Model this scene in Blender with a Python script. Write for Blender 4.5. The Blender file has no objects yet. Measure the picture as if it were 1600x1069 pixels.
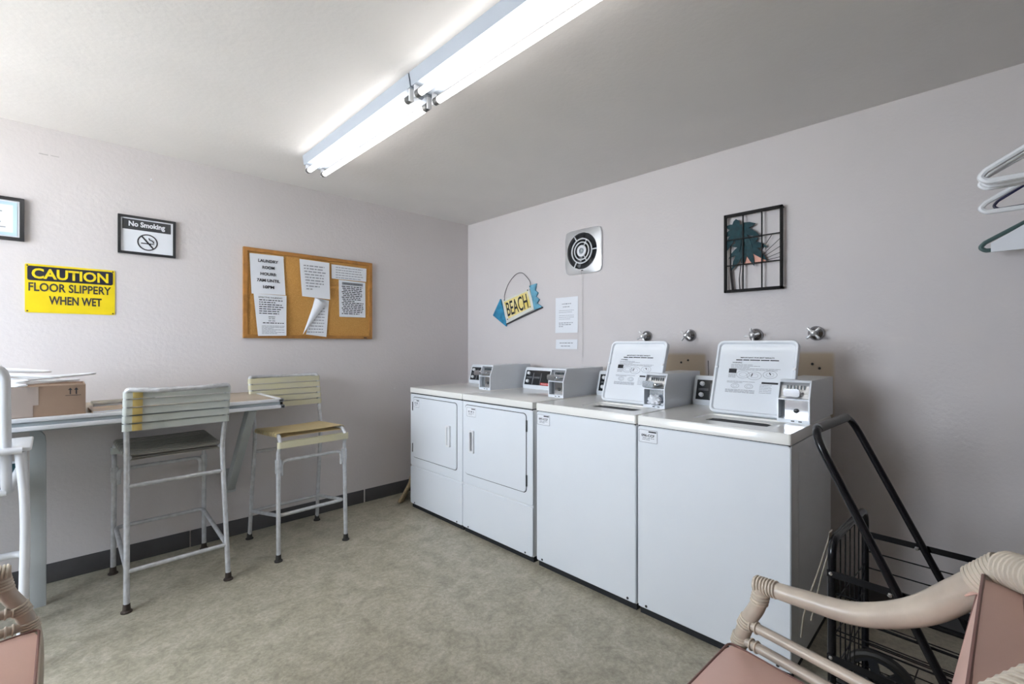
import bpy, bmesh, math, random
from mathutils import Vector, Matrix, Euler
PI = math.pi
rnd = random.Random(7)
SC = bpy.context.scene
COL = SC.collection

# ------------------------------------------------------------------ camera
# metres; +X runs along the left wall towards the far corner, +Y along the right wall
YL, XR, ZC, XF = 3.5086, 2.8335, 2.4448, 1.9663       # left wall, right wall, ceiling, machine fronts
XE, YR = -1.95, -2.40                                   # entrance wall, rear wall (both out of frame)
cam_d = bpy.data.cameras.new('camera'); cam = bpy.data.objects.new('camera', cam_d); COL.objects.link(cam)
cam.location = (0, 0, 1.285)
cam.rotation_euler = (PI/2, 0, 0.79612 - PI/2)
cam_d.sensor_width = 36; cam_d.lens = 717.71/1600*36
cam_d.shift_y = 3.37/1600
cam_d.clip_start = 0.02
SC.camera = cam

# ------------------------------------------------------------------ world, exposure, daylight
SC.view_settings.view_transform = 'Standard'; SC.view_settings.look = 'None'
SC.view_settings.exposure = 0.34; SC.view_settings.gamma = 1.0
SC.view_settings.use_curve_mapping = False
SKY, TUBE, SUN = 16.5, 7.0, 210.0
w = bpy.data.worlds.new('world'); SC.world = w; w.use_nodes = True
bg = w.node_tree.nodes['Background']; bg.inputs[0].default_value = (0.79, 0.885, 1.0, 1); bg.inputs[1].default_value = SKY
WIN_Y0, WIN_Y1, WIN_Z0, WIN_Z1 = 1.45, 3.28, 0.93, 2.20   # wide window in the entrance wall, out of frame
pl = bpy.data.lights.new('window_daylight', 'AREA'); pl.shape = 'RECTANGLE'
pl.size = WIN_Z1-WIN_Z0; pl.size_y = WIN_Y1-WIN_Y0; pl.cycles.is_portal = True
po = bpy.data.objects.new('window_daylight', pl); COL.objects.link(po)
po.location = (XE-0.06, (WIN_Y0+WIN_Y1)/2, (WIN_Z0+WIN_Z1)/2); po.rotation_euler = (0, -PI/2, 0)

su = bpy.data.lights.new('sun', 'SUN'); su.energy = SUN; su.angle = .01; su.color = (1, .96, .90)   # unseen sun, added so the walk outside bounces light onto the ceiling
so_ = bpy.data.objects.new('sun', su); COL.objects.link(so_); so_.rotation_euler = Vector((-.06, .70, -.75)).to_track_quat('-Z', 'Y').to_euler()

# ------------------------------------------------------------------ materials
def srgb(r, g, b):
    f = lambda c: (c/255/12.92 if c/255 <= .04045 else ((c/255+.055)/1.055)**2.4)
    return (f(r), f(g), f(b), 1)
def mat(name, col, rough=.5, metal=0., noise=0., nscale=8., bump=0., bscale=80., coat=0., col2=None, detail=4., contrast=None, trans=0.):
    m = bpy.data.materials.new(name); m.use_nodes = True
    nt = m.node_tree; b = nt.nodes['Principled BSDF']
    b.inputs['Base Color'].default_value = col; b.inputs['Roughness'].default_value = rough
    b.inputs['Metallic'].default_value = metal; b.inputs['Coat Weight'].default_value = coat
    b.inputs['Transmission Weight'].default_value = trans
    tc = nt.nodes.new('ShaderNodeTexCoord')
    if noise or col2:
        n = nt.nodes.new('ShaderNodeTexNoise'); n.inputs['Scale'].default_value = nscale; n.inputs['Detail'].default_value = detail
        nt.links.new(tc.outputs['Object'], n.inputs['Vector'])
        r = nt.nodes.new('ShaderNodeValToRGB')
        lo, hi = contrast or (.3, .7)
        r.color_ramp.elements[0].position = lo; r.color_ramp.elements[1].position = hi
        c2 = col2 or tuple(c*(1-noise) for c in col[:3]) + (1,)
        r.color_ramp.elements[0].color = c2; r.color_ramp.elements[1].color = col
        nt.links.new(n.outputs['Fac'], r.inputs['Fac']); nt.links.new(r.outputs['Color'], b.inputs['Base Color'])
    if bump:
        n2 = nt.nodes.new('ShaderNodeTexNoise'); n2.inputs['Scale'].default_value = bscale; n2.inputs['Detail'].default_value = 3
        nt.links.new(tc.outputs['Object'], n2.inputs['Vector'])
        bp = nt.nodes.new('ShaderNodeBump'); bp.inputs['Strength'].default_value = bump; bp.inputs['Distance'].default_value = .01
        nt.links.new(n2.outputs['Fac'], bp.inputs['Height']); nt.links.new(bp.outputs['Normal'], b.inputs['Normal'])
    return m
def emat(name, col, s):
    m = bpy.data.materials.new(name); m.use_nodes = True; nt = m.node_tree
    b = nt.nodes['Principled BSDF']; b.inputs['Base Color'].default_value = (.9, .9, .9, 1)
    b.inputs['Emission Color'].default_value = col; b.inputs['Emission Strength'].default_value = s
    return m
M = {}
M['ceiling'] = mat('ceiling_paint', (.78, .755, .735, 1), .9, noise=.04, nscale=3, bump=.12, bscale=45)
M['wall'] = mat('wall_paint', (.66, .62, .615, 1), .75, noise=.03, nscale=2.2, bump=.12, bscale=60)
M['base'] = mat('vinyl_baseboard', (.085, .082, .085, 1), .5, noise=.2, nscale=9)
M['enamel'] = mat('white_enamel', (.77, .805, .85, 1), .28, noise=.015, nscale=5, coat=.25)
M['enamel_top'] = mat('cream_enamel', (.82, .81, .775, 1), .2, noise=.015, nscale=5, coat=.15)
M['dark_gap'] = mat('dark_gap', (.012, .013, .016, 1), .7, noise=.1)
M['black'] = mat('black_plastic', (.018, .019, .022, 1), .35, noise=.1)
M['black_gloss'] = mat('black_gloss_paint', (.006, .006, .008, 1), .2, noise=.1)
M['black_gloss'].node_tree.nodes['Principled BSDF'].inputs['Specular IOR Level'].default_value = .35
M['white_plastic'] = mat('white_plastic', (.80, .81, .83, 1), .3, noise=.02)
M['white_paint'] = mat('white_painted_metal', (.78, .79, .82, 1), .35, noise=.04, nscale=12)
M['chrome'] = mat('chrome', (.72, .74, .77, 1), .14, 1., noise=.08, nscale=20)
M['steel'] = mat('brushed_steel', (.60, .61, .62, 1), .33, 1., noise=.08, nscale=30)
M['dull_chrome'] = mat('tarnished_chrome', (.42, .42, .43, 1), .25, 1., noise=.3, nscale=30)
M['zinc'] = mat('worn_aluminium', (.66, .67, .69, 1), .42, .4, noise=.25, nscale=35)
M['paper'] = mat('paper', (.80, .82, .86, 1), .8, noise=.02, nscale=8)
M['ink'] = mat('ink', (.02, .02, .025, 1), .7, noise=.1)
M['ink_grey'] = mat('faded_ink', (.30, .31, .34, 1), .8, noise=.1)
M['ink_blue'] = mat('blue_ink', (.22, .27, .42, 1), .8, noise=.1)
M['grey_panel'] = mat('grey_paint', (.36, .40, .42, 1), .4, noise=.05)

# ------------------------------------------------------------------ mesh builder
def catmull(pts, n=8, closed=False):
    P = [Vector(p) for p in pts]; out = []
    N = len(P)
    for i in range(N if closed else N-1):
        p0 = P[(i-1) % N] if closed or i > 0 else P[0]*2-P[1]
        p1 = P[i]; p2 = P[(i+1) % N]
        p3 = P[(i+2) % N] if closed or i+2 < N else P[-1]*2-P[-2]
        for k in range(n):
            t = k/n
            out.append(.5*((2*p1)+(p2-p0)*t+(2*p0-5*p1+4*p2-p3)*t*t+(3*p1-p0-3*p2+p3)*t**3))
    if not closed: out.append(P[-1].copy())
    return out
def fillet(pts, r, n=6, closed=False):
    P = [Vector(p) for p in pts]; out = []; N = len(P)
    for i in range(N):
        if not closed and i in (0, N-1): out.append(P[i]); continue
        a, b, c = P[i-1], P[i], P[(i+1) % N]
        u = (a-b); v = (c-b); lu, lv = u.length, v.length; u.normalize(); v.normalize()
        ang = u.angle(v)
        if ang > PI-.02: out.append(b); continue
        d = min(r/math.tan(ang/2), lu*.48, lv*.48)
        s, e = b+u*d, b+v*d
        for k in range(n+1):
            t = k/n
            out.append(s*(1-t)**2+b*2*t*(1-t)+e*t*t)
    return out
def rrect(w, h, r, n=5):
    pts = []
    for cx, cz, a0 in ((w/2-r, h/2-r, 0), (-w/2+r, h/2-r, PI/2), (-w/2+r, -h/2+r, PI), (w/2-r, -h/2+r, 1.5*PI)):
        for k in range(n+1):
            a = a0+PI/2*k/n; pts.append((cx+r*math.cos(a), cz+r*math.sin(a)))
    return pts
class MB:
    def __init__(s): s.v = []; s.f = []; s.m = []; s.cm = 0
    def add(s, verts, faces):
        o = len(s.v); s.v += [tuple(x) for x in verts]; s.f += [tuple(i+o for i in f) for f in faces]; s.m += [s.cm]*len(faces); return s
    def bm(s, b, mtx=None):
        if mtx is not None: bmesh.ops.transform(b, matrix=mtx, verts=b.verts)
        b.verts.index_update()
        s.add([v.co.copy() for v in b.verts], [[v.index for v in f.verts] for f in b.faces]); b.free(); return s
    def box(s, lo, hi, bev=0., seg=2, rot=None):
        lo, hi = Vector(lo), Vector(hi); c = (lo+hi)/2; d = hi-lo
        b = bmesh.new(); bmesh.ops.create_cube(b, size=1.)
        bmesh.ops.scale(b, vec=d, verts=b.verts)
        if bev: bmesh.ops.bevel(b, geom=b.edges[:], offset=min(bev, min(d)*.49), segments=seg, profile=.5, affect='EDGES')
        m = Matrix.Translation(c)
        if rot is not None: m = m @ (rot.to_matrix().to_4x4() if isinstance(rot, Euler) else rot)
        return s.bm(b, m)
    def beam(s, a, b, wx, wy, bev=0., up=(0, 0, 1)):
        a, b = Vector(a), Vector(b); z = (b-a); L = z.length; z.normalize()
        x = Vector(up).cross(z)
        if x.length < 1e-4: x = Vector((1, 0, 0))
        x.normalize(); y = z.cross(x)
        R = Matrix((x, y, z)).transposed().to_4x4(); R.translation = (a+b)/2
        bb = bmesh.new(); bmesh.ops.create_cube(bb, size=1.); bmesh.ops.scale(bb, vec=(wx, wy, L), verts=bb.verts)
        if bev: bmesh.ops.bevel(bb, geom=bb.edges[:], offset=bev, segments=2, profile=.5, affect='EDGES')
        return s.bm(bb, R)
    def tube(s, pts, r, n=10, closed=False, cap=True, sx=1., sy=1., up=None):
        P = [Vector(p) for p in pts]; N = len(P)
        rr = r if isinstance(r, (list, tuple)) else [r]*N
        T = []
        for i in range(N):
            a = P[(i-1) % N] if closed or i > 0 else P[i]; b = P[(i+1) % N] if closed or i < N-1 else P[i]
            t = (b-a); t = t.normalized() if t.length > 1e-9 else Vector((0, 0, 1)); T.append(t)
        u = Vector(up) if up else (Vector((0, 0, 1)) if abs(T[0].z) < .9 else Vector((1, 0, 0)))
        vs = []
        for i in range(N):
            t = T[i]; u = (u-t*u.dot(t))
            if u.length < 1e-6: u = t.orthogonal()
            u.normalize(); w_ = t.cross(u)
            for k in range(n):
                a = 2*PI*k/n
                vs.append(P[i]+u*(rr[i]*sx*math.cos(a))+w_*(rr[i]*sy*math.sin(a)))
        fs = []
        for i in range(N if closed else N-1):
            j = (i+1) % N
            for k in range(n): fs.append((i*n+k, i*n+(k+1) % n, j*n+(k+1) % n, j*n+k))
        if cap and not closed:
            fs.append(tuple(reversed(range(n)))); fs.append(tuple((N-1)*n+k for k in range(n)))
        return s.add(vs, fs)
    def lathe(s, prof, n=24, mtx=None, cap=True):
        vs = []; fs = []; L = len(prof)
        for (r, z) in prof:
            for k in range(n): vs.append(Vector((r*math.cos(2*PI*k/n), r*math.sin(2*PI*k/n), z)))
        for i in range(L-1):
            for k in range(n): fs.append((i*n+k, i*n+(k+1) % n, (i+1)*n+(k+1) % n, (i+1)*n+k))
        if cap and prof[0][0] > 1e-6: fs.append(tuple(reversed(range(n))))
        if cap and prof[-1][0] > 1e-6: fs.append(tuple((L-1)*n+k for k in range(n)))
        if mtx is not None: vs = [mtx @ v for v in vs]
        return s.add(vs, fs)
    def prism(s, poly, lo, hi, axis='y', bev=0.):
        """poly in the plane across the axis; y: (x,z), x: (y,z), z: (x,y)"""
        mk = {'y': lambda p, t: (p[0], t, p[1]), 'x': lambda p, t: (t, p[0], p[1]), 'z': lambda p, t: (p[0], p[1], t)}[axis]
        b = bmesh.new(); A = [b.verts.new(mk(p, lo)) for p in poly]; B = [b.verts.new(mk(p, hi)) for p in poly]
        N = len(poly); b.faces.new(A); b.faces.new(list(reversed(B)))
        for i in range(N): b.faces.new((A[i], B[i], B[(i+1) % N], A[(i+1) % N]))
        bmesh.ops.recalc_face_normals(b, faces=b.faces)
        if bev:
            es = [e for f in b.faces if len(f.verts) == N and N != 4 or (N == 4) for e in f.edges]
            bmesh.ops.bevel(b, geom=list(set(es)), offset=bev, segments=2, profile=.5, affect='EDGES')
        return s.bm(b)
    def ring(s, outer, inner, lo, hi, axis='y'):
        """plate with a hole: two loops of equal length"""
        mk = {'y': lambda p, t: (p[0], t, p[1]), 'x': lambda p, t: (t, p[0], p[1]), 'z': lambda p, t: (p[0], p[1], t)}[axis]
        N = len(outer); vs = [mk(p, t) for t in (lo, hi) for L in (outer, inner) for p in L]; fs = []
        for i in range(N):
            j = (i+1) % N
            fs += [(i, j, N+j, N+i), (2*N+j, 2*N+i, 3*N+i, 3*N+j), (i, 2*N+i, 2*N+j, j), (N+j, 3*N+j, 3*N+i, N+i)]
        b = bmesh.new(); V = [b.verts.new(v) for v in vs]
        for f in fs: b.faces.new([V[i] for i in f])
        bmesh.ops.recalc_face_normals(b, faces=b.faces)
        return s.bm(b)
    def build(s, name, material, parent=None, loc=None, smooth=.7):
        me = bpy.data.meshes.new(name); me.from_pydata(s.v, [], s.f)
        for m in (material if isinstance(material, (list, tuple)) else [material]): me.materials.append(m)
        for i, p in enumerate(me.polygons): p.material_index = s.m[i]
        me.shade_smooth(); me.set_sharp_from_angle(angle=smooth)
        me.update()
        o = bpy.data.objects.new(name, me); COL.objects.link(o)
        if parent: o.parent = parent
        if loc: o.location = loc
        return o
def tag(o, label, cat, group=None):
    o['label'] = label; o['category'] = cat
    if group: o['group'] = group
    return o
def thing(name, label, cat, loc=(0, 0, 0), rz=0., group=None, rot=None):
    o = bpy.data.objects.new(name, None); COL.objects.link(o); o.empty_display_size = .05
    o.location = loc; o.rotation_euler = rot or (0, 0, rz)
    return tag(o, label, cat, group)
def struct(name, mb, m): o = mb.build(name, m); o['kind'] = 'structure'; return o
def dup(root, loc, rot, label, group=None):
    r = root.copy(); COL.objects.link(r); r.location = loc; r.rotation_euler = rot; r['label'] = label
    if group: r['group'] = group
    for ch in list(root.children):
        c = ch.copy(); COL.objects.link(c); c.parent = r
        for g in list(ch.children):
            d = g.copy(); COL.objects.link(d); d.parent = c
    return r
def text(name, s, m, parent, x, z, y, w=None, h=None, align='c', bold=0., loc=None, shear=0., rot=0.):
    """lettering in the front-view frame: x right, z up, facing -y; scaled to width w and height h, centred on (x, z)"""
    cu = bpy.data.curves.new('t', 'FONT'); cu.body = s; cu.size = 1; cu.offset = bold; cu.shear = shear; cu.resolution_u = 3
    ob = bpy.data.objects.new('t', cu); COL.objects.link(ob)
    bpy.context.view_layer.update()
    me = bpy.data.meshes.new_from_object(ob.evaluated_get(bpy.context.evaluated_depsgraph_get()))
    bpy.data.objects.remove(ob)
    xs = [v.co.x for v in me.vertices]; ys = [v.co.y for v in me.vertices]
    x0, x1, y0, y1 = min(xs), max(xs), min(ys), max(ys)
    sy = h/(y1-y0); sx = (w/(x1-x0)) if w else sy
    for v in me.vertices:
        px, pz = (v.co.x-(x0+x1)/2)*sx, (v.co.y-(y0+y1)/2)*sy
        px, pz = px*math.cos(rot)-pz*math.sin(rot), px*math.sin(rot)+pz*math.cos(rot)
        v.co = (x+px, y, z+pz)
    me.materials.clear(); me.materials.append(m); me.name = name
    o = bpy.data.objects.new(name, me); COL.objects.link(o); o.parent = parent
    if loc: o.location = loc
    return o
def bars(mb, x0, x1, z, h, y, seed, fill=1., words=(.008, .03)):
    """one line of small print, too small to read: word-length strokes"""
    r = random.Random(seed); x = x0; end = x0+(x1-x0)*fill
    while x < end-.004:
        L = min(r.uniform(*words), end-x)
        mb.add([(x, y, z-h/2), (x+L, y, z-h/2), (x+L, y, z+h/2), (x, y, z+h/2)], [(0, 1, 2, 3)])
        x += L+h*.8
LW = 0.            # front-view rotation for the left wall
RW = -PI/2         # front-view rotation for the right wall

# ------------------------------------------------------------------ room shell
def floor_mat():
    m = bpy.data.materials.new('mottled_vinyl'); m.use_nodes = True; nt = m.node_tree; b = nt.nodes['Principled BSDF']
    tc = nt.nodes.new('ShaderNodeTexCoord')
    def nz(sc, det, rough=.6):
        n = nt.nodes.new('ShaderNodeTexNoise'); n.inputs['Scale'].default_value = sc; n.inputs['Detail'].default_value = det
        n.inputs['Roughness'].default_value = rough; n.inputs['Distortion'].default_value = .6
        nt.links.new(tc.outputs['Object'], n.inputs['Vector']); return n
    a = nz(8.5, 7, .72); c = nz(55, 5, .7)
    r1 = nt.nodes.new('ShaderNodeValToRGB'); e = r1.color_ramp.elements
    e[0].position = .36; e[0].color = (.315, .292, .225, 1); e[1].position = .66; e[1].color = (.49, .455, .375, 1)
    k = e.new(.5); k.color = (.405, .375, .295, 1)
    r2 = nt.nodes.new('ShaderNodeValToRGB'); e = r2.color_ramp.elements
    e[0].position = .38; e[0].color = (.66, .65, .62, 1); e[1].position = .62; e[1].color = (1.12, 1.12, 1.1, 1)
    mx = nt.nodes.new('ShaderNodeMixRGB'); mx.blend_type = 'MULTIPLY'; mx.inputs[0].default_value = .62
    nt.links.new(a.outputs['Fac'], r1.inputs['Fac']); nt.links.new(c.outputs['Fac'], r2.inputs['Fac'])
    nt.links.new(r1.outputs['Color'], mx.inputs[1]); nt.links.new(r2.outputs['Color'], mx.inputs[2])
    nt.links.new(mx.outputs['Color'], b.inputs['Base Color']); b.inputs['Roughness'].default_value = .42
    return m
def wall_mat(name, patches):
    """wall paint with unpainted patches / scuffs at fixed places of the wall: (axis, lo, hi, z0, z1, colour, softness)"""
    m = M['wall'].copy(); m.name = name; nt = m.node_tree; b = nt.nodes['Principled BSDF']
    cur = b.inputs['Base Color'].links[0].from_socket
    g = nt.nodes.new('ShaderNodeTexCoord'); sp = nt.nodes.new('ShaderNodeSeparateXYZ'); nt.links.new(g.outputs['Object'], sp.inputs[0])
    def sstep(sock, lo, hi):
        n = nt.nodes.new('ShaderNodeMapRange'); n.interpolation_type = 'SMOOTHSTEP'
        n.inputs['From Min'].default_value = lo; n.inputs['From Max'].default_value = hi; nt.links.new(sock, n.inputs['Value']); return n.outputs['Result']
    def mul(a, c):
        n = nt.nodes.new('ShaderNodeMath'); n.operation = 'MULTIPLY'; nt.links.new(a, n.inputs[0]); nt.links.new(c, n.inputs[1]); return n.outputs[0]
    for ax, lo, hi, z0, z1, col, soft in patches:
        k = mul(mul(sstep(sp.outputs[ax], lo-soft, lo+soft), sstep(sp.outputs[ax], hi+soft, hi-soft)),
                mul(sstep(sp.outputs['Z'], z0-soft, z0+soft), sstep(sp.outputs['Z'], z1+soft, z1-soft)))
        mx = nt.nodes.new('ShaderNodeMixRGB'); mx.inputs[2].default_value = col
        nt.links.new(k, mx.inputs[0]); nt.links.new(cur, mx.inputs[1]); cur = mx.outputs['Color']
    nt.links.new(cur, b.inputs['Base Color'])
    return m
T = .12
struct('floor', MB().box((XE-T, YR-T, -.1), (XR+T, YL+T, 0)), floor_mat())
struct('ceiling', MB().box((XE-T, YR-T, ZC), (XR+T, YL+T, ZC+.1)), M['ceiling'])
BEIGE = (.56, .47, .36, 1)
struct('wall_left', MB().box((XE-T, YL, 0), (XR+T, YL+T, ZC)),
       wall_mat('wall_paint_left', [('X', -.09, -.055, 2.2995, 2.303, (.33, .31, .30, 1), .003), ('X', -.045, -.012, 2.301, 2.3035, (.33, .31, .30, 1), .003),
                                    ('X', 2.02, 2.036, .905, .911, (.75, .74, .74, 1), .003), ('X', 2.24, 2.25, .70, .715, (.75, .74, .74, 1), .003)]))
struct('wall_right', MB().box((XR, YR-T, 0), (XR+T, YL, ZC)),
       wall_mat('wall_paint_right', [('Y', 1.19, 1.48, .9, 1.222, BEIGE, .012), ('Y', .53, .90, .9, 1.24, BEIGE, .012)]))
struct('wall_rear', MB().box((XE-T, YR-T, 0), (XR, YR, ZC)), mat('dark_rear_wall', (.22, .15, .10, 1), .5, noise=.3, nscale=6))  # unseen wall; its dark brown is made up to cut bounced light
mb = MB(); mb.box((XE-T, YR, 0), (XE, WIN_Y0, ZC)); mb.box((XE-T, WIN_Y1, 0), (XE, YL, ZC)); mb.box((XE-T, WIN_Y0, WIN_Z1), (XE, WIN_Y1, ZC)); mb.box((XE-T, WIN_Y0, 0), (XE, WIN_Y1, WIN_Z0))
struct('wall_entry', mb, M['wall'])
mb = MB()
for y in (WIN_Y0, (WIN_Y0+WIN_Y1)/2, WIN_Y1): mb.box((XE-T-.01, y-.03, WIN_Z0), (XE+.012, y+.03, WIN_Z1), .004)
for z in (WIN_Z0, WIN_Z1): mb.box((XE-T-.01, WIN_Y0-.03, z-.03), (XE+.02, WIN_Y1+.03, z+.03), .004)
struct('window_1', mb, M['white_paint'])
struct('ground', MB().box((XE-8, -6, -.2), (XE-T, 9, -.02)), mat('concrete_walk', (.50, .49, .46, 1), .9, noise=.15, nscale=4))  # unseen ground, added to bounce daylight up into the room
mb = MB()
for a, b in ((XE, .575), (.582, 1.747), (1.760, XR)): mb.box((a, YL-.005, 0), (b, YL, .104), .0015)
struct('baseboard_left', mb, M['base'])
struct('baseboard_right', MB().box((XR-.005, YR, 0), (XR, YL-.005, .104), .0015), M['base'])
struct('baseboard_rear', MB().box((XE, YR, 0), (XR-.005, YR+.005, .104), .0015), M['base'])

# ------------------------------------------------------------------ fluorescent strip lights
M['tube'] = emat('lit_tube', (1.0, .975, .94, 1), TUBE)
M['fixture'] = mat('fixture_enamel', (.36, .40, .46, 1), .4, noise=.03)
M['cap'] = mat('grey_tube_cap', (.16, .16, .16, 1), .4, .6, noise=.1)
def strip_light(y0, y1, label):
    L = y1-y0; t = thing('strip_light', label, 'ceiling light', (1.128, (y0+y1)/2, ZC), 0, 'fluorescent strip lights on the ceiling')
    # channel: shallow trapezium housing
    MB().prism([(-.072, 0), (-.062, -.055), (.062, -.055), (.072, 0)], -L/2, L/2, 'y').build('channel', M['fixture'], t)
    MB().prism([(-.03, -.055), (-.018, -.072), (.018, -.072), (.03, -.055)], -L/2+.03, L/2-.03, 'y').build('ballast_cover', M['fixture'], t)
    for x in (-.046, .046):
        MB().tube([(x, -L/2+.045, -.094), (x, L/2-.045, -.094)], .0140, 14).build('tube', M['tube'], t)
        for sgn in (-1, 1):
            mb = MB(); mb.tube([(x, sgn*(L/2-.05), -.092), (x, sgn*(L/2-.022), -.092)], .0162, 14)
            mb.build('tube_cap', M['cap'], t)
            mb = MB(); mb.box((x-.011, sgn*(L/2-.016)-.006, -.106), (x+.011, sgn*(L/2-.016)+.006, -.05), .003)
            mb.build('lamp_holder', M['white_plastic'], t)
strip_light(1.715, 2.925, 'far fluorescent strip light with two lit tubes, end nearest the bulletin board wall')
strip_light(.495, 1.705, 'near fluorescent strip light with two lit tubes, leaving the top of the picture')

# ------------------------------------------------------------------ things on the left wall
def on_left(x, z): return (x, YL, z)
# framed notice at the left edge
t = thing('framed_notice', 'black framed pale notice above the yellow caution sign', 'picture frame', on_left(-.285, 1.931))
o_, i_ = rrect(.286, .222, .002), rrect(.252, .188, .002)
MB().ring(o_, i_, -.018, -.001).build('frame', M['black'], t)
MB().box((-.128, -.008, -.096), (.128, -.004, .096)).build('notice_sheet', M['paper'], t)
mb = MB(); mb.ring(rrect(.235, .172, .002), rrect(.205, .142, .002), -.0095, -.0082); mb.build('blue_border', mat('pale_blue_print', (.52, .68, .78, 1), .8, noise=.05), t)
mb = MB(); bars(mb, -.08, .085, .035, .005, -.0098, 11, .9); mb.build('heading', M['ink_grey'], t)
mb = MB()
for k, (z, fl, s_) in enumerate(((-.008, .8, 2), (-.02, .85, 3), (-.045, .95, 4))): bars(mb, -.08, .085, z, .005, -.0098, 10+s_, fl)
mb.build('print', M['ink_grey'], t)
# no smoking
t = thing('no_smoking_sign', 'black framed No Smoking sign with a crossed out cigarette', 'sign', on_left(.3655, 1.9295))
MB().ring(rrect(.274, .226, .002), rrect(.246, .198, .002), -.016, -.001).build('frame', M['black'], t)
MB().box((-.125, -.008, -.101), (.125, -.004, .101)).build('sign_face', M['paper'], t)
MB().box((-.116, -.0092, .032), (.112, -.0085, .092)).build('header_band', mat('charcoal_print', (.035, .037, .042, 1), .6, noise=.1), t)
text('lettering', 'No Smoking', M['paper'], t, -.002, .062, -.0098, .172, .040, bold=.035)
mb = MB(); N = 40
mb.ring([(.049*math.cos(2*PI*k/N), .049*math.sin(2*PI*k/N)-.035) for k in range(N)], [(.0425*math.cos(2*PI*k/N), .0425*math.sin(2*PI*k/N)-.035) for k in range(N)], -.0095, -.0085)
mb.beam((-.027, -.009, -.001), (.027, -.009, -.069), .008, .001, up=(0, 1, 0))
mb.box((-.031, -.0096, -.045), (.018, -.0086, -.039)); mb.box((.021, -.0096, -.045), (.026, -.0086, -.039)); mb.box((.028, -.0096, -.045), (.031, -.0086, -.039))
for a in ((-.0, .0),):
    mb.tube(catmull([(.006, -.009, -.008), (.009, -.009, -.018), (.018, -.009, -.021), (.026, -.009, -.027), (.027, -.009, -.036)], 5), .003, 6)
mb.build('no_smoking_symbol', M['ink'], t)
# caution
M['yellow'] = mat('yellow_enamel', (.80, .62, .012, 1), .4, noise=.08, nscale=14)
t = thing('caution_sign', 'yellow metal caution sign reading floor slippery when wet', 'sign', on_left(.038, 1.581))
MB().prism(rrect(.358, .257, .008), -.004, -.001, 'y').build('sign_plate', M['yellow'], t)
MB().prism(rrect(.340, .076, .010), -.0052, -.0042, 'y').build('header_band', mat('black_blue_print', (.012, .014, .03, 1), .4, noise=.1), t, loc=(0, 0, .080))
text('lettering', 'CAUTION', M['yellow'], t, -.002, .080, -.0056, .305, .056, bold=.03)
text('lettering', 'FLOOR SLIPPERY', M['ink'], t, -.002, .008, -.0048, .328, .046, bold=.022)
text('lettering', 'WHEN WET', M['ink'], t, .016, -.060, -.0048, .212, .046, bold=.026)
mb = MB()
for x in (-.17, .17):
    for z in (-.12, .12): MB().lathe([(0, .0), (.004, 0), (.003, .002), (0, .0025)], 8, Matrix.Translation((x, -.004, z)) @ Matrix.Rotation(PI/2, 4, 'X')).build('screw', M['black'], t)
# small hook high on the wall
tag(MB().tube(fillet([(.383, YL, 2.272), (.383, YL-.012, 2.272), (.383, YL-.014, 2.282)], .004), .0035, 6).build('wall_hook', M['white_paint']), 'tiny bare picture hook high on the left wall above the No Smoking sign', 'hook')

# cork board
M['oak'] = mat('oak_frame', (.44, .20, .045, 1), .45, noise=.35, nscale=25)
M['cork'] = mat('cork', (.60, .33, .095, 1), .9, nscale=160, col2=(.46, .23, .055, 1), bump=.3, bscale=200)
BX, BZ = 1.343, 1.6365; BW, BH = .938, .620
t = thing('bulletin_board', 'cork bulletin board in an oak frame on the left wall', 'bulletin board', on_left(BX, BZ))
MB().ring(rrect(BW, BH, .002), rrect(BW-.05, BH-.05, .002), -.022, -.001).build('frame', M['oak'], t)
MB().box((-BW/2+.02, -.011, -BH/2+.02), (BW/2-.02, -.003, BH/2-.02)).build('cork_panel', M['cork'], t)
MB().box((.395, -.0235, -BH/2+.006), (.42, -.022, -BH/2+.014)).build('maker_plate', M['ink'], t)
def sheet(x0, z0, corners, y=-.0135, curl=0., n=6, thick=.0006):
    """paper pinned flat with its lower edge lifting a little; corners TL TR BR BL in wall (x,z)"""
    TL, TR, BR, BL = [Vector((c[0]-x0, c[1]-z0)) for c in corners]
    vs = []; fs = []
    for j in range(n+1):
        v = j/n; l = TL.lerp(BL, v); r = TR.lerp(BR, v); yy = y-curl*v*v
        for p in (l, r): vs += [(p.x, yy, p.y), (p.x, yy+thick, p.y)]
    for j in range(n):
        a = j*4; b = a+4
        fs += [(a, b, b+2, a+2), (a+1, a+3, b+3, b+1), (a, a+1, b+1, b), (a+2, b+2, b+3, a+3)]
    fs += [(0, 2, 3, 1), (n*4, n*4+1, n*4+3, n*4+2)]
    return MB().add(vs, fs)
def wall_paper(label, corners, y, curl=0., grp='papers pinned to the cork board', loc=None, rz=LW, wall=None):
    cx = sum(c[0] for c in corners)/4; cz = sum(c[1] for c in corners)/4
    t = thing('paper_notice', label, 'paper', loc or (cx, YL, cz), rz, grp)
    sheet(cx, cz, corners, y, curl).build('paper_sheet', M['paper'], t)
    return t, cx, cz
# laundry hours
t, cx, cz = wall_paper('white sheet in bold print reading laundry room hours 7am until 10pm', [(.912, 1.908), (1.130, 1.912), (1.143, 1.636), (.924, 1.632)], -.0165, .004)
for k, (s, w_) in enumerate((('LAUNDRY', .130), ('ROOM', .078), ('HOURS:', .104), ('7AM UNTIL', .150), ('10PM', .072))):
    text('lettering', s, M['ink'], t, .002+.0006*k, .092-.045*k, -.0215, w_, .0215, bold=.03)
mb = MB()
for x in (-.092, .10): MB().lathe([(0, .006), (.004, .006), (.004, .003), (.002, 0)], 8, Matrix.Translation((x, -.0165, .127)) @ Matrix.Rotation(PI/2, 4, 'X')).build('push_pin', M['white_plastic'], t)
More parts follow.
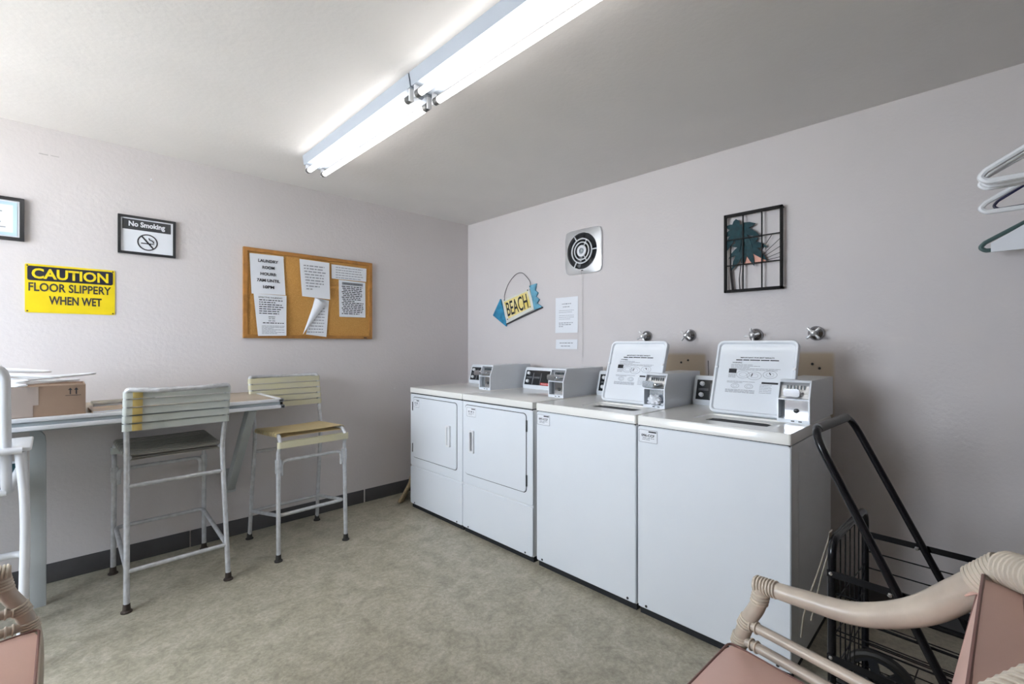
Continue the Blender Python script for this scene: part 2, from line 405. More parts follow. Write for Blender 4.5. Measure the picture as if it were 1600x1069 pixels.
# notice below it
t, cx, cz = wall_paper('white sheet of small print pinned under the laundry hours sheet', [(.935, 1.632), (1.148, 1.632), (1.145, 1.346), (.961, 1.342)], -.0250, .006)
mb = MB()
for k, (s, w_, h_) in enumerate((('EFFECTIVE THURSDAY', .155, .011),)): text('lettering', s, M['ink'], t, -.004, .122, -.0262, w_, h_, bold=.01)
for k in range(7): bars(mb, -.078, .082, .104-.0155*k, .006, -.0268-.0001*k, 30+k, (.95, .7, .92, 1, .88, .85, .8)[k])
mb.build('print', M['ink'], t); mb = MB(); bars(mb, -.055, .085, -.055, .006, -.0285, 44)
mb.build('print_line', M['ink'], t)
text('lettering', 'MONDAY', M['ink'], t, .004, -.012, -.0285, .045, .0075, bold=.015)
mb = MB()
for k, (a, b) in enumerate(((-.018, .03), (-.02, .03))): bars(mb, a, b, -.025-.015*k, .0065, -.0290, 60+k)
mb.build('print_line', M['ink_grey'], t); mb = MB()
for k in range(7): bars(mb, -.062, .085, -.076-.0088*k, .0032, -.0305, 70+k, (1, .98, .5, 1, .6, 1, .7)[k])
mb.build('faint_print', M['ink_grey'], t)
# handwritten page
t, cx, cz = wall_paper('lined page of grey handwriting at the middle of the cork board', [(1.237, 1.909), (1.457, 1.905), (1.459, 1.626), (1.253, 1.636)], -.0255, .010)
mb = MB()
for k in range(9): bars(mb, -.085+.002*k, .075, .096-.0215*k, .008, -.0268-.00125*k, 90+k, (.95, .93, 1, .92, .9, .9, .9, .68, .3)[k], (.010, .04))
mb.build('handwriting', M['ink_grey'], t)
# curling page under it
t = thing('curled_page', 'half torn page curling over diagonally below the handwritten page', 'paper', on_left(1.36, 1.485), 0, 'papers pinned to the cork board')
P = lambda x, z, y: (x-1.36, y, z-1.485)
mb = MB(); mb.add([P(1.352, 1.634, -.0140), P(1.459, 1.618, -.0140), P(1.435, 1.340, -.0250), P(1.284, 1.357, -.0235), P(1.352, 1.634, -.0134), P(1.459, 1.618, -.0134), P(1.435, 1.340, -.0244), P(1.284, 1.357, -.0229)],
   [(0, 3, 2, 1), (4, 5, 6, 7), (0, 4, 7, 3), (1, 2, 6, 5), (2, 3, 7, 6)]); mb.build('page_sheet', M['paper'], t)
mb = MB(); A, B, C = Vector((1.355, 1.630)), Vector((1.425, 1.578)), Vector((1.262, 1.358)); nn = 10
vs = []
for i in range(nn+1):
    u = i/nn; e0 = A.lerp(C, u); e1 = B.lerp(C, u)
    for j in range(7):
        v = j/6; p = e0.lerp(e1, v); yy = -.0150-.0095*u-.024*math.sin(PI*min(1, v*.75+.1))*(1-u*.75)
        vs.append(P(p.x, p.y, yy))
mb.add(vs, [(i*7+j, (i+1)*7+j, (i+1)*7+j+1, i*7+j+1) for i in range(nn) for j in range(6)]); mb.build('curled_flap', M['paper'], t)
mb = MB()
for k in range(9): bars(mb, 1.395-.013*k-1.36, 1.428-.0018*k-1.36, 1.555-.0225*k-1.485, .006, -.0140-.0395*(1.627-(1.555-.0225*k))-.0012, 110+k)
mb.build('print', M['ink_grey'], t)
MB().box((1.436-1.36, -.0146, 1.37-1.485), (1.4375-1.36, -.0142, 1.60-1.485), rot=Euler((-.039, .08, 0))).build('margin_line', M['ink_blue'], t)
# two sheets at the right
t, cx, cz = wall_paper('wide short sheet of faint handwriting at the top right of the cork board', [(1.476, 1.899), (1.763, 1.897), (1.761, 1.790), (1.478, 1.790)], -.0180, .0)
mb = MB()
for k in range(5): bars(mb, -.11, .12, .036-.0195*k, .0055, -.0186, 130+k, (.95, .9, .93, .97, .9)[k], (.008, .03))
mb.build('handwriting', M['ink_grey'], t)
t, cx, cz = wall_paper('white printed notice under a grey heading at the right of the cork board', [(1.535, 1.786), (1.755, 1.783), (1.755, 1.500), (1.539, 1.498)], -.0150, .003)
MB().box((-.085, -.0158, .108), (.088, -.0154, .130)).build('heading_band', M['ink_grey'], t)
text('lettering', 'NOTICE TO RESIDENTS', M['ink'], t, .002, .119, -.0164, .15, .010, bold=.015)
mb = MB()
for k in range(16): bars(mb, -.088+.006*(k % 3), .092, .096-.0142*k, .0068, -.0166-.0001*k, 150+k, (.97, .9, .93, .9, .95, .93, .85, .9, .55, 1, .97, .98, 1, .95, .97, .8)[k], (.012, .035))
mb.build('print', M['ink'], t)

# ------------------------------------------------------------------ things on the right wall
def on_right(y, z): return (XR, y, z)
# exhaust fan
t = thing('exhaust_fan', 'square chrome exhaust fan with a round ringed grille', 'exhaust fan', on_right(2.112, 1.990), RW)
N = 48; circ = lambda r, n=N: [(r*math.cos(2*PI*k/n+PI/4), r*math.sin(2*PI*k/n+PI/4)) for k in range(n)]
def sqloop(hw, n=N):
    out = []
    for k in range(n):
        a = 2*PI*k/n+PI/4; c, s = math.cos(a), math.sin(a); f = (abs(c)**9+abs(s)**9)**(-1/9); out.append((hw*c*f, hw*s*f))
    return out
mb = MB()   # dished plate: square outer to round inner
lo, li = sqloop(.171), circ(.138)
vs = [(x, -.004, z) for x, z in lo]+[(x*.985, -.017, z*.985) for x, z in lo]+[(x, -.030, z) for x, z in circ(.148)]+[(x, -.030, z) for x, z in li]+[(x, -.004, z) for x, z in li]
mb.add(vs, [(r*N+k, r*N+(k+1) % N, (r+1)*N+(k+1) % N, (r+1)*N+k) for r in range(4) for k in range(N)])
mb.build('cover_plate', mat('bright_fan_metal', (.78, .79, .80, 1), .38, .75, noise=.05), t)
MB().prism(circ(.140), -.003, -.001, 'y').build('dark_throat', M['dark_gap'], t)
for r in (.092, .066): MB().tube([(x, -.030, z) for x, z in circ(r, 40)], .0052, 8, closed=True).build('grille_ring', M['white_paint'], t)
MB().ring(circ(.043, 32), circ(.022, 32), -.034, -.024, 'y').build('grille_hub', M['white_paint'], t)
MB().lathe([(.022, .024), (.014, .026), (.011, .032), (.006, .034), (0, .034)], 24, Matrix.Rotation(PI/2, 4, 'X')).build('hub_boss', M['grey_panel'], t)
for a in (0, 2*PI/3, 4*PI/3):
    MB().beam((.090*math.cos(a), -.030, .090*math.sin(a)), (.144*math.cos(a), -.030, .144*math.sin(a)), .008, .008, .001, up=(0, 1, 0)).build('spoke', M['white_paint'], t)
for a in (PI/3, -PI/3):
    MB().beam((.040*math.cos(a), -.030, .040*math.sin(a)), (.092*math.cos(a), -.030, .092*math.sin(a)), .007, .007, .001, up=(0, 1, 0)).build('spoke', M['white_paint'], t)
for k in range(5):
    a = .4+k*2*PI/5; d = Vector((math.cos(a), 0, math.sin(a))); q = Vector((-math.sin(a), 0, math.cos(a)))
    mb = MB(); mb.add([d*.03+q*.012+Vector((0, -.008, 0)), d*.125+q*.035+Vector((0, -.006, 0)), d*.125-q*.02+Vector((0, -.016, 0)), d*.03-q*.01+Vector((0, -.014, 0))], [(0, 1, 2, 3), (3, 2, 1, 0)])
    mb.build('fan_blade', M['black'], t)
MB().box((-.004, -.0325, -.151), (.014, -.030, -.144)).build('switch_slot', M['black'], t)
MB().tube([(-.006, -.028, -.148), (-.007, -.020, -.175), (-.008, -.012, -.22), (-.0085, -.008, -.81)], .0013, 5).build('pull_cord', mat('cord', (.55, .52, .50, 1), .8, noise=.1), t)
# beach fish sign
M['fish_blue'] = mat('painted_blue', (.03, .30, .52, 1), .6, noise=.45, nscale=22)
M['fish_pale'] = mat('painted_pale_blue', (.16, .44, .60, 1), .6, noise=.35, nscale=22)
M['fish_yellow'] = mat('painted_yellow', (.78, .60, .10, 1), .6, nscale=14, col2=(.80, .72, .42, 1))
t = thing('beach_sign', 'painted wooden fish shaped BEACH sign hanging from a wire loop', 'sign', on_right(2.80, 1.62), RW)
q = lambda y, z: (2.80-y, z-1.62)
TLp, BLp, BRp, TRp = q(3.007, 1.676), q(2.953, 1.467), q(2.607, 1.580), q(2.672, 1.751)
MB().prism([TLp, BLp, BRp, TRp], -.016, -.004, 'y', .0015).build('body_panel', mat('whitewashed_wood', (.72, .72, .66, 1), .7, noise=.08, nscale=20), t)
MB().prism([(TLp[0]-.022, TLp[1]+.016), q(3.128, 1.548), (BLp[0]-.002, BLp[1]-.024), (BLp[0]+.003, BLp[1]+.02)], -.019, -.003, 'y', .0015).build('fish_head', M['fish_blue'], t)
tail = [q(2.655, 1.735), q(2.672, 1.778), q(2.59, 1.790), q(2.604, 1.734), q(2.572, 1.712), q(2.596, 1.682), q(2.558, 1.656), q(2.582, 1.626), q(2.525, 1.590), q(2.615, 1.572)]
MB().prism(list(reversed(tail)), -.018, -.004, 'y', .001).build('fish_tail', M['fish_pale'], t)
yl = [q(2.981, 1.660), q(2.921, 1.511), q(2.645, 1.596), q(2.692, 1.735)]
mb = MB(); mb.prism(yl, -.0172, -.0160, 'y'); mb.build('yellow_field', M['fish_yellow'], t)
text('lettering', 'BEACH', M['ink'], t, q(2.817, 0)[0], q(0, 1.622)[1], -.0180, .262, .128, bold=.012, rot=.25)
mb = MB(); mb.beam((BLp[0]+.004, -.012, BLp[1]-.004), (tail[8][0], -.012, tail[8][1]-.003), .008, .016, up=(0, 1, 0)); mb.build('lower_edge', M['black'], t)
A, B = q(2.975, 1.678), q(2.662, 1.772)
arch = [(A[0], -.012, A[1]), (A[0]-.006, -.008, A[1]+.05), (A[0]+.045, -.007, A[1]+.145), (A[0]+.13, -.006, A[1]+.214), (A[0]+.205, -.006, A[1]+.222), (A[0]+.265, -.007, A[1]+.18), (B[0]-.006, -.009, B[1]+.04), (B[0], -.012, B[1])]
MB().tube(catmull(arch, 6), .0022, 6).build('wire_loop', M['black'], t)
mb = MB()
for p in (q(2.690, 1.742), q(2.660, 1.600), q(2.935, 1.505), A, B): MB().lathe([(0, .004), (.005, .003), (.006, 0)], 8, Matrix.Translation((p[0], -.016, p[1])) @ Matrix.Rotation(PI/2, 4, 'X')).build('nail', M['black'], t)
# two paper notices
def wall_paper_r(label, y0, y1, z0, z1, dz=0., y=-.002):
    cy, cz = (y0+y1)/2, (z0+z1)/2; W_, H_ = abs(y0-y1)/2, (z1-z0)/2
    t = thing('paper_notice', label, 'paper', on_right(cy, cz), RW, 'paper notices taped to the right wall')
    sheet(0, 0, [(-W_, H_), (W_, H_+dz), (W_, -H_+dz), (-W_, -H_)], y, .004).build('paper_sheet', M['paper'], t); return t
t = wall_paper_r('letter size printed notice taped under the exhaust fan', 2.392, 2.168, 1.374, 1.654)
mb = MB()
for k, (a, b, z, h_) in enumerate(((-.045, .045, .088, .007), (-.035, .035, .065, .007))): bars(mb, a, b, z, h_, -.0028, 200+k)
mb.build('bold_heading', M['ink_grey'], t); mb = MB()
for k, z in enumerate((-.062, -.076, -.09)): bars(mb, -.075, .065, z, .006, -.0058, 210+k, (1, .9, .3)[k])
mb.build('bold_print', M['ink_grey'], t)
mb = MB()
for k, z in enumerate((.036, .022, -.004, -.018, -.032)): bars(mb, -.075, .075, z, .0028, -.004, 220+k, (1, .9, 1, 1, .75)[k])
mb.build('print', M['ink_grey'], t)
t = wall_paper_r('small paper strip taped below the letter size notice', 2.388, 2.172, 1.246, 1.322)
mb = MB(); bars(mb, -.07, .065, .01, .006, -.0035, 230); mb.build('print_line', M['ink_grey'], t)
mb = MB(); bars(mb, -.055, .045, -.014, .006, -.0048, 231); mb.build('print_line', M['ink_grey'], t)
# metal palm tree wall art
t = thing('metal_wall_art', 'black metal window grid with teal palm trees and a coral sun', 'wall art', on_right(.910, 1.8165), RW)
M['palm'] = mat('teal_painted_metal', (.006, .050, .064, 1), .6, noise=.5, nscale=40)
M['iron'] = mat('black_iron', (.010, .009, .009, 1), .7, noise=.2)
for k_ in ('palm', 'iron'): M[k_].node_tree.nodes['Principled BSDF'].inputs['Specular IOR Level'].default_value = .25
M['coral'] = mat('coral_painted_metal', (.72, .33, .24, 1), .5, noise=.2)
M['trunk'] = mat('dark_trunk_metal', (.055, .05, .055, 1), .5, .3, noise=.3)
HW, HH = .155, .229
mb = MB()
mb.box((-HW, -.040, HH-.016), (HW, -.022, HH), .002); mb.box((-HW, -.040, -HH), (HW, -.022, -HH+.016), .002)
mb.box((-HW, -.040, -HH), (-HW+.014, -.022, HH), .002); mb.box((HW-.014, -.040, -HH), (HW, -.022, HH), .002)
mb.build('frame', M['iron'], t)
mb = MB()
for x in (-.050, .050): mb.box((x-.003, -.036, -HH), (x+.003, -.029, HH))
for z in (.078, -.072): mb.box((-HW, -.036, z-.003), (HW, -.029, z+.003))
mb.build('grid_bars', M['iron'], t)
mb = MB()
for x in (-.150, .150):
    for z in (-.222, .222): MB().tube([(x, 0, z), (x, -.026, z)], .004, 8).build('wall_standoff', M['iron'], t)
def palm(cx, cz, leaves, y):
    mb = MB()
    for ang, L, wd in leaves:
        a = math.radians(ang); d = Vector((math.cos(a), math.sin(a))); q_ = Vector((-d.y, d.x)); pts = []
        for u, ww in ((0, .25), (.25, .8), (.5, 1.), (.75, .7), (1, .0)):
            pts.append((u, ww))
        up = [(Vector((cx, cz))+d*L*u+q_*wd*ww*.5+Vector((0, -L*.30*u*u))) for u, ww in pts]
        dn = [(Vector((cx, cz))+d*L*u-q_*wd*ww*.5+Vector((0, -L*.30*u*u))) for u, ww in reversed(pts[:-1])]
        yy = y-.0006*leaves.index((ang, L, wd)); mb.prism([(p.x, p.y) for p in up+dn], yy, yy+.002, 'y')
    return mb
palm(-.088, .132, ((92, .095, .042), (135, .085, .036), (185, .070, .036), (28, .120, .042), (-8, .135, .040), (-42, .120, .040), (235, .115, .038), (-80, .100, .036)), -.026).build('palm_crown', M['palm'], t)
palm(-.040, .035, ((112, .07, .03), (155, .085, .034), (200, .100, .034), (232, .125, .038), (42, .095, .034), (6, .120, .038), (-28, .130, .038), (-62, .105, .034), (262, .095, .030)), -.0235).build('palm_crown', M['palm'], t)
mb = MB(); mb.tube(catmull([(-.118, -.022, .11), (-.122, -.022, 0), (-.120, -.022, -.10), (-.108, -.022, -.225)], 5), [.008]*5+[.011]*5+[.017]*5+[.022], 8, sx=.25); mb.build('palm_trunk', M['trunk'], t)
mb = MB(); mb.tube(catmull([(-.052, -.0205, .035), (-.066, -.0205, -.08), (-.074, -.0205, -.15), (-.070, -.0205, -.225)], 5), [.005]*5+[.006]*5+[.008]*6, 8, sx=.25); mb.build('palm_trunk', M['trunk'], t)
n_ = 20; mb = MB(); mb.prism([(.005+.062*math.cos(PI*k/n_), -.071+.062*math.sin(PI*k/n_)) for k in range(n_+1)], -.0215, -.0195, 'y'); mb.build('coral_sun', M['coral'], t)
for a in (58, 42, 30, 18, 8):
    a = math.radians(a); c_, s_ = math.cos(a), math.sin(a); L = min((.142-.005)/c_, (.075+.071)/max(s_, .01))
    MB().tube([(.005+.064*c_, -.022, -.071+.064*s_), (.005+L*c_, -.022, -.071+L*s_)], .0016, 5).build('sun_ray', M['iron'], t)
M['valve_handle'] = mat('bright_chrome', (.88, .89, .90, 1), .3, .85, noise=.05)
# four water valves
def valve(y, z, label, turn):
    t = thing('water_valve', label, 'faucet', on_right(y, z), RW, 'water valves over the washers')
    R_ = Matrix.Rotation(PI/2, 4, 'X')
    MB().lathe([(.038, .0), (.038, .006), (.030, .018), (.016, .026), (.013, .030), (.013, .050), (.010, .052), (.008, .062)], 24, R_).build('escutcheon', M['dull_chrome'], t)
    mb = MB(); mb.lathe([(.013, .060), (.015, .064), (.015, .074), (.010, .079), (0, .080)], 16, R_)
    for k in range(4):
        a = turn+k*PI/2
        mb.tube([(.010*math.cos(a), -.068, .010*math.sin(a)), (.035*math.cos(a), -.070, .035*math.sin(a)), (.040*math.cos(a), -.070, .040*math.sin(a))], [.0050, .0072, .0045], 8)
    mb.build('cross_handle', M['valve_handle'], t)
valve(1.585, 1.337, 'chrome cross handled valve on the wall, leftmost of four, over the left washer lid', .5)
valve(1.284, 1.340, 'chrome cross handled valve, second from left, clear of both lids', .9)
valve(.900, 1.336, 'chrome cross handled valve, third from left, over the right washer lid', .2)
valve(.606, 1.342, 'chrome cross handled valve, rightmost of the four', .75)
for y, z, lab in ((1.30, 1.183, 'upper dark wall screw in the beige patch behind the left washer'), (1.345, 1.168, 'lower dark wall screw in the beige patch behind the left washer'), (.625, 1.180, 'upper dark wall screw in the beige patch behind the right washer'), (.593, 1.158, 'lower dark wall screw in the beige patch behind the right washer')):
    o = MB().lathe([(.007, 0), (.0055, .004), (0, .005)], 10, Matrix.Rotation(PI/2, 4, 'X')).build('wall_screw', M['black']); o.location = (XR, y, z); o.rotation_euler = (0, 0, RW); tag(o, lab, 'screw', 'screws in the wall patches')

# ------------------------------------------------------------------ laundry machines
M['panel_black'] = mat('control_panel_black', (.020, .023, .026, 1), .22, noise=.25, nscale=30)
M['panel_grey'] = mat('control_panel_grey', (.10, .12, .13, 1), .3, noise=.1)
M['red'] = mat('red_badge', (.55, .03, .03, 1), .4, noise=.1)
M['side'] = mat('machine_side_enamel', (.78, .80, .82, 1), .35, noise=.02)
def rplate(w_, h_, r, y0, y1, cx, cz, bev=.003):
    """rounded rectangle plate in the front view with a softened front rim"""
    P0, P1 = rrect(w_, h_, r), rrect(w_-2*bev, h_-2*bev, max(r-bev, .001)); N = len(P0)
    vs = [(cx+x, y1, cz+z) for x, z in P0]+[(cx+x, y0+bev, cz+z) for x, z in P0]+[(cx+x, y0, cz+z) for x, z in P1]
    fs = [(r_*N+k, r_*N+(k+1) % N, (r_+1)*N+(k+1) % N, (r_+1)*N+k) for r_ in range(2) for k in range(N)]
    fs += [tuple(reversed(range(N))), tuple(2*N+k for k in range(N))]
    fs = [tuple(reversed(f)) for f in fs]
    return MB().add(vs, fs)
def sticker(parent, cx, cz, w_, h_, number, y=-.0028):
    s = rplate(w_, h_, .006, y, y+.0012, cx, cz, .0003).build('number_sticker', M['paper'], parent)
    mb = MB(); mb.ring([(cx+a, cz+b) for a, b in rrect(w_*.97, h_*.97, .005)], [(cx+a, cz+b) for a, b in rrect(w_*.93, h_*.91, .004)], y-.0004, y, 'y'); mb.build('sticker_border', M['ink_grey'], s)
    mb = MB(); mb.box((cx+w_*.03, y-.0006, cz+h_*.30), (cx+w_*.43, y-.0001, cz+h_*.40)); mb.build('sticker_header', M['ink'], s)
    if number: text('lettering', number, M['ink'], s, cx, cz+h_*.06, y-.0008, w_*.68, h_*.20, bold=.03)
    else: mb = MB(); bars(mb, cx-w_*.30, cx+w_*.32, cz+h_*.06, h_*.18, y-.0008, 299, 1, (.012, .022)); mb.build('worn_number', M['ink_grey'], s)
    mb = MB(); bars(mb, cx-w_*.28, cx+w_*.32, cz-h_*.14, h_*.055, y-.0008, 300); bars(mb, cx-w_*.30, cx+w_*.10, cz-h_*.26, h_*.045, y-.0008, 301); mb.build('print', M['ink_grey'], s)
def coin_box(t, xr, slide_out):
    """coin meter standing on the right of the top; xr = its right edge in the front view"""
    W_ = .125; x0, x1 = xr-W_, xr; z0 = .945
    prof = [(.284, z0), (.284, 1.047), (.318, 1.128), (.715, 1.128), (.715, z0)]
    th = .006
    mb = MB()
    mb.prism(prof, x0, x0+th, 'x'); mb.prism(prof, x1-th, x1, 'x')
    mb.box((x0+th, .318, 1.121), (x1-th, .715, 1.128)); mb.box((x0+th, .708, z0), (x1-th, .715, 1.121))
    mb.box((x0+th, .284, z0), (x1-th, .36, z0+.016)); mb.box((x0+th, .284, 1.043), (x1-th, .34, 1.049)); mb.prism([(.310, 1.118), (.318, 1.128), (.332, 1.128), (.332, 1.118)], x0+th, x1-th, 'x')
    body = mb.build('coin_box', M['enamel'], t)
    # recessed steel plates
    MB().prism([(.304, 1.050), (.332, 1.119), (.340, 1.119), (.312, 1.050)], x0+th, x1-th, 'x').build('slide_plate', M['steel'], body)
    MB().prism([(.312, z0+.016), (.312, 1.043), (.320, 1.043), (.320, z0+.016)], x0+th+.018, x1-th, 'x').build('vault_door', M['chrome'], body)
    MB().lathe([(.010, 0), (.010, .004), (.006, .006), (0, .006)], 16, Matrix.Translation(((x0+x1)/2+.006, .312, .995)) @ Matrix.Rotation(PI/2, 4, 'X')).build('vault_lock', M['black'], body)
    mb = MB(); mb.box((x0+.02, .312, 1.058), (x1-.012, .325, 1.072), .002)
    for k in range(6): mb.box((x0+.030+.013*k, .316, 1.088), (x0+.035+.013*k, .326, 1.104))
    mb.build('coin_slots', M['panel_grey'], body)
    so = slide_out
    mb = MB(); mb.box((x0+.022, .300-so, 1.066), (x1-.030, .320, 1.078), .002); mb.prism(rrect(.062, .034, .008), .290-so, .302-so, 'y'); 
    o = mb.build('coin_slide', M['chrome'], body)
    for v in o.data.vertices:
        if v.index >= len(o.data.vertices)-48 and v.co.y < .3025-so and abs(v.co.x) < .04 and abs(v.co.z) < .02:
            v.co.x += (x0+x1)/2-.008; v.co.z += 1.074
    mb = MB()
    for k in range(2): MB().box((x0+.055+.028*k, .2835, z0+.005), (x0+.068+.028*k, .2845, z0+.010)).build('bolt_hole', M['black'], body)
def console(t, x0, x1, badge=False, red=False):
    """sloping control console along the back of the top"""
    mb = MB(); mb.prism([(.590, .945), (.586, .968), (.622, 1.096), (.632, 1.106), (.668, 1.106), (.668, .945)], x0, x1, 'x', .004)
    c = mb.build('control_console', M['enamel'], t)
    f = lambda z: .586+(z-.968)/(1.096-.968)*.036
    mb = MB(); z0, z1 = .976, 1.084
    mb.prism([(f(z0)-.003, z0), (f(z1)-.003, z1), (f(z1)+.003, z1), (f(z0)+.003, z0)], x0+.018, x1-.004, 'x'); pnl = mb.build('control_panel', M['panel_black'], c)
    mb = MB()
    for k, z in enumerate((1.062, 1.002)):
        MB().lathe([(.013, 0), (.012, .012), (.008, .016), (0, .017)], 16, Matrix.Translation((x0+.050, f(z)-.003, z)) @ Matrix.Rotation(PI/2-.27, 4, 'X')).build('selector_knob', M['white_plastic'], pnl)
    mb = MB()
    for xx in (.095, .100, .175):
        mb.prism([(f(z0)-.0038, z0+.004), (f(z1)-.0038, z1-.004), (f(z1)-.003, z1-.004), (f(z0)-.003, z0+.004)], x0+xx, x0+xx+.002, 'x')
    for z in (1.035, 1.028): 
        mb.box((x0+.030, f(z)-.004, z-.001), (x0+.085, f(z)-.003, z+.001)); mb.box((x0+.108, f(z)-.004, z-.001), (x0+.165, f(z)-.003, z+.001))
    mb.build('panel_print', M['ink_grey'], pnl)
    if red:
        zr0, zr1 = .979, .996
        MB().prism([(f(zr0)-.0042, zr0), (f(zr1)-.0042, zr1), (f(zr1)-.003, zr1), (f(zr0)-.003, zr0)], x0+.182, x0+.330, 'x').build('red_badge', M['red'], pnl)
        text('lettering', 'Speed Queen', M['white_plastic'], pnl, x0+.250, .9875, f(.9875)-.0050, .115, .011, bold=.02)
def machine_body(t, W_, D, kick=.034):
    hw = W_/2-.0015
    mb = MB(); mb.box((-hw, .006, kick), (hw, D, .898), .003); b = mb.build('cabinet', M['side'], t)
    mb = MB(); mb.box((-hw+.006, .016, 0), (hw-.006, D-.02, kick+.002)); mb.build('toe_kick', M['dark_gap'], t)
    # embossed lines on the exposed side
    mb = MB(); mb.box((hw-.0005, .10, .06), (hw+.0012, .108, .86), .0005); mb.build('side_rib', M['side'], b)
    return b, hw
def dryer(yc, W_, label, number, door, hinge_left, handle_x, xr_box, slide, red, st):
    t = thing('clothes_dryer', label, 'clothes dryer', (XF, yc, 0), RW, 'coin dryers')
    b, hw = machine_body(t, W_, .690)
    rplate(2*hw, .560, .012, -.0005, .012, 0, .616).build('front_panel', M['enamel'], t)
    lp = rplate(2*hw, .294, .016, -.0015, .012, 0, .182).build('lower_panel', M['enamel'], t)
    mb = MB()
    for x in (-hw+.06, hw-.06): MB().lathe([(.006, 0), (.006, .0015), (0, .0015)], 10, Matrix.Translation((x, -.001, .047)) @ Matrix.Rotation(PI/2, 4, 'X')).build('panel_screw', M['black'], lp)
    mb = MB(); mb.box((-W_/2+.0005, -.004, .903), (W_/2-.0005, .695, .945), .006, 3); mb.build('top', M['enamel_top'], t)
    mb = MB(); mb.box((-hw+.004, .003, .895), (hw-.004, .68, .905)); mb.build('top_gap', M['dark_gap'], t)
    x0, x1 = door; cx = (x0+x1)/2
    rplate(x1-x0+.008, .474, .026, -.0012, .001, cx, .638, .0003).build('door_gap', M['dark_gap'], t)
    d = rplate(x1-x0, .466, .024, -.0065, .004, cx, .638).build('door', M['enamel'], t)
    # recessed pull with a raised rim
    h = MB(); h.ring([(handle_x+a, .632+b_) for a, b_ in rrect(.046, .152, .008)], [(handle_x+a, .632+b_) for a, b_ in rrect(.024, .128, .006)], -.020, -.006, 'y')
    hd = h.build('door_handle', M['white_plastic'], d)
    MB().prism([(handle_x+a, .632+b_) for a, b_ in rrect(.026, .130, .006)], -.0100, -.0062, 'y').build('handle_recess', M['steel'] if not hinge_left else M['white_plastic'], hd)
    hx = x0-.005 if hinge_left else x1+.005
    for z in (.80, .476): MB().box((hx-.004, -.0075, z-.034), (hx+.004, -.0005, z+.034), .0015).build('hinge', M['black'], d)
    sticker(d, st[0], st[1], st[2], st[3], number, -.0072)
    console(t, -W_/2+.004, xr_box-.128, red=red)
    coin_box(t, xr_box, slide)
    return t
dryer(2.8260, .660, 'white coin dryer in the far corner, its door hinged on the left', None, (-.2860, .2690), True, .183, .296, .075, False, (-.234, .826, .080, .062))
dryer(2.1640, .660, 'white coin dryer with red console badge, standing next to the washers', None, (-.2980, .2770), False, -.219, .326, .045, True, (-.230, .828, .098, .062))
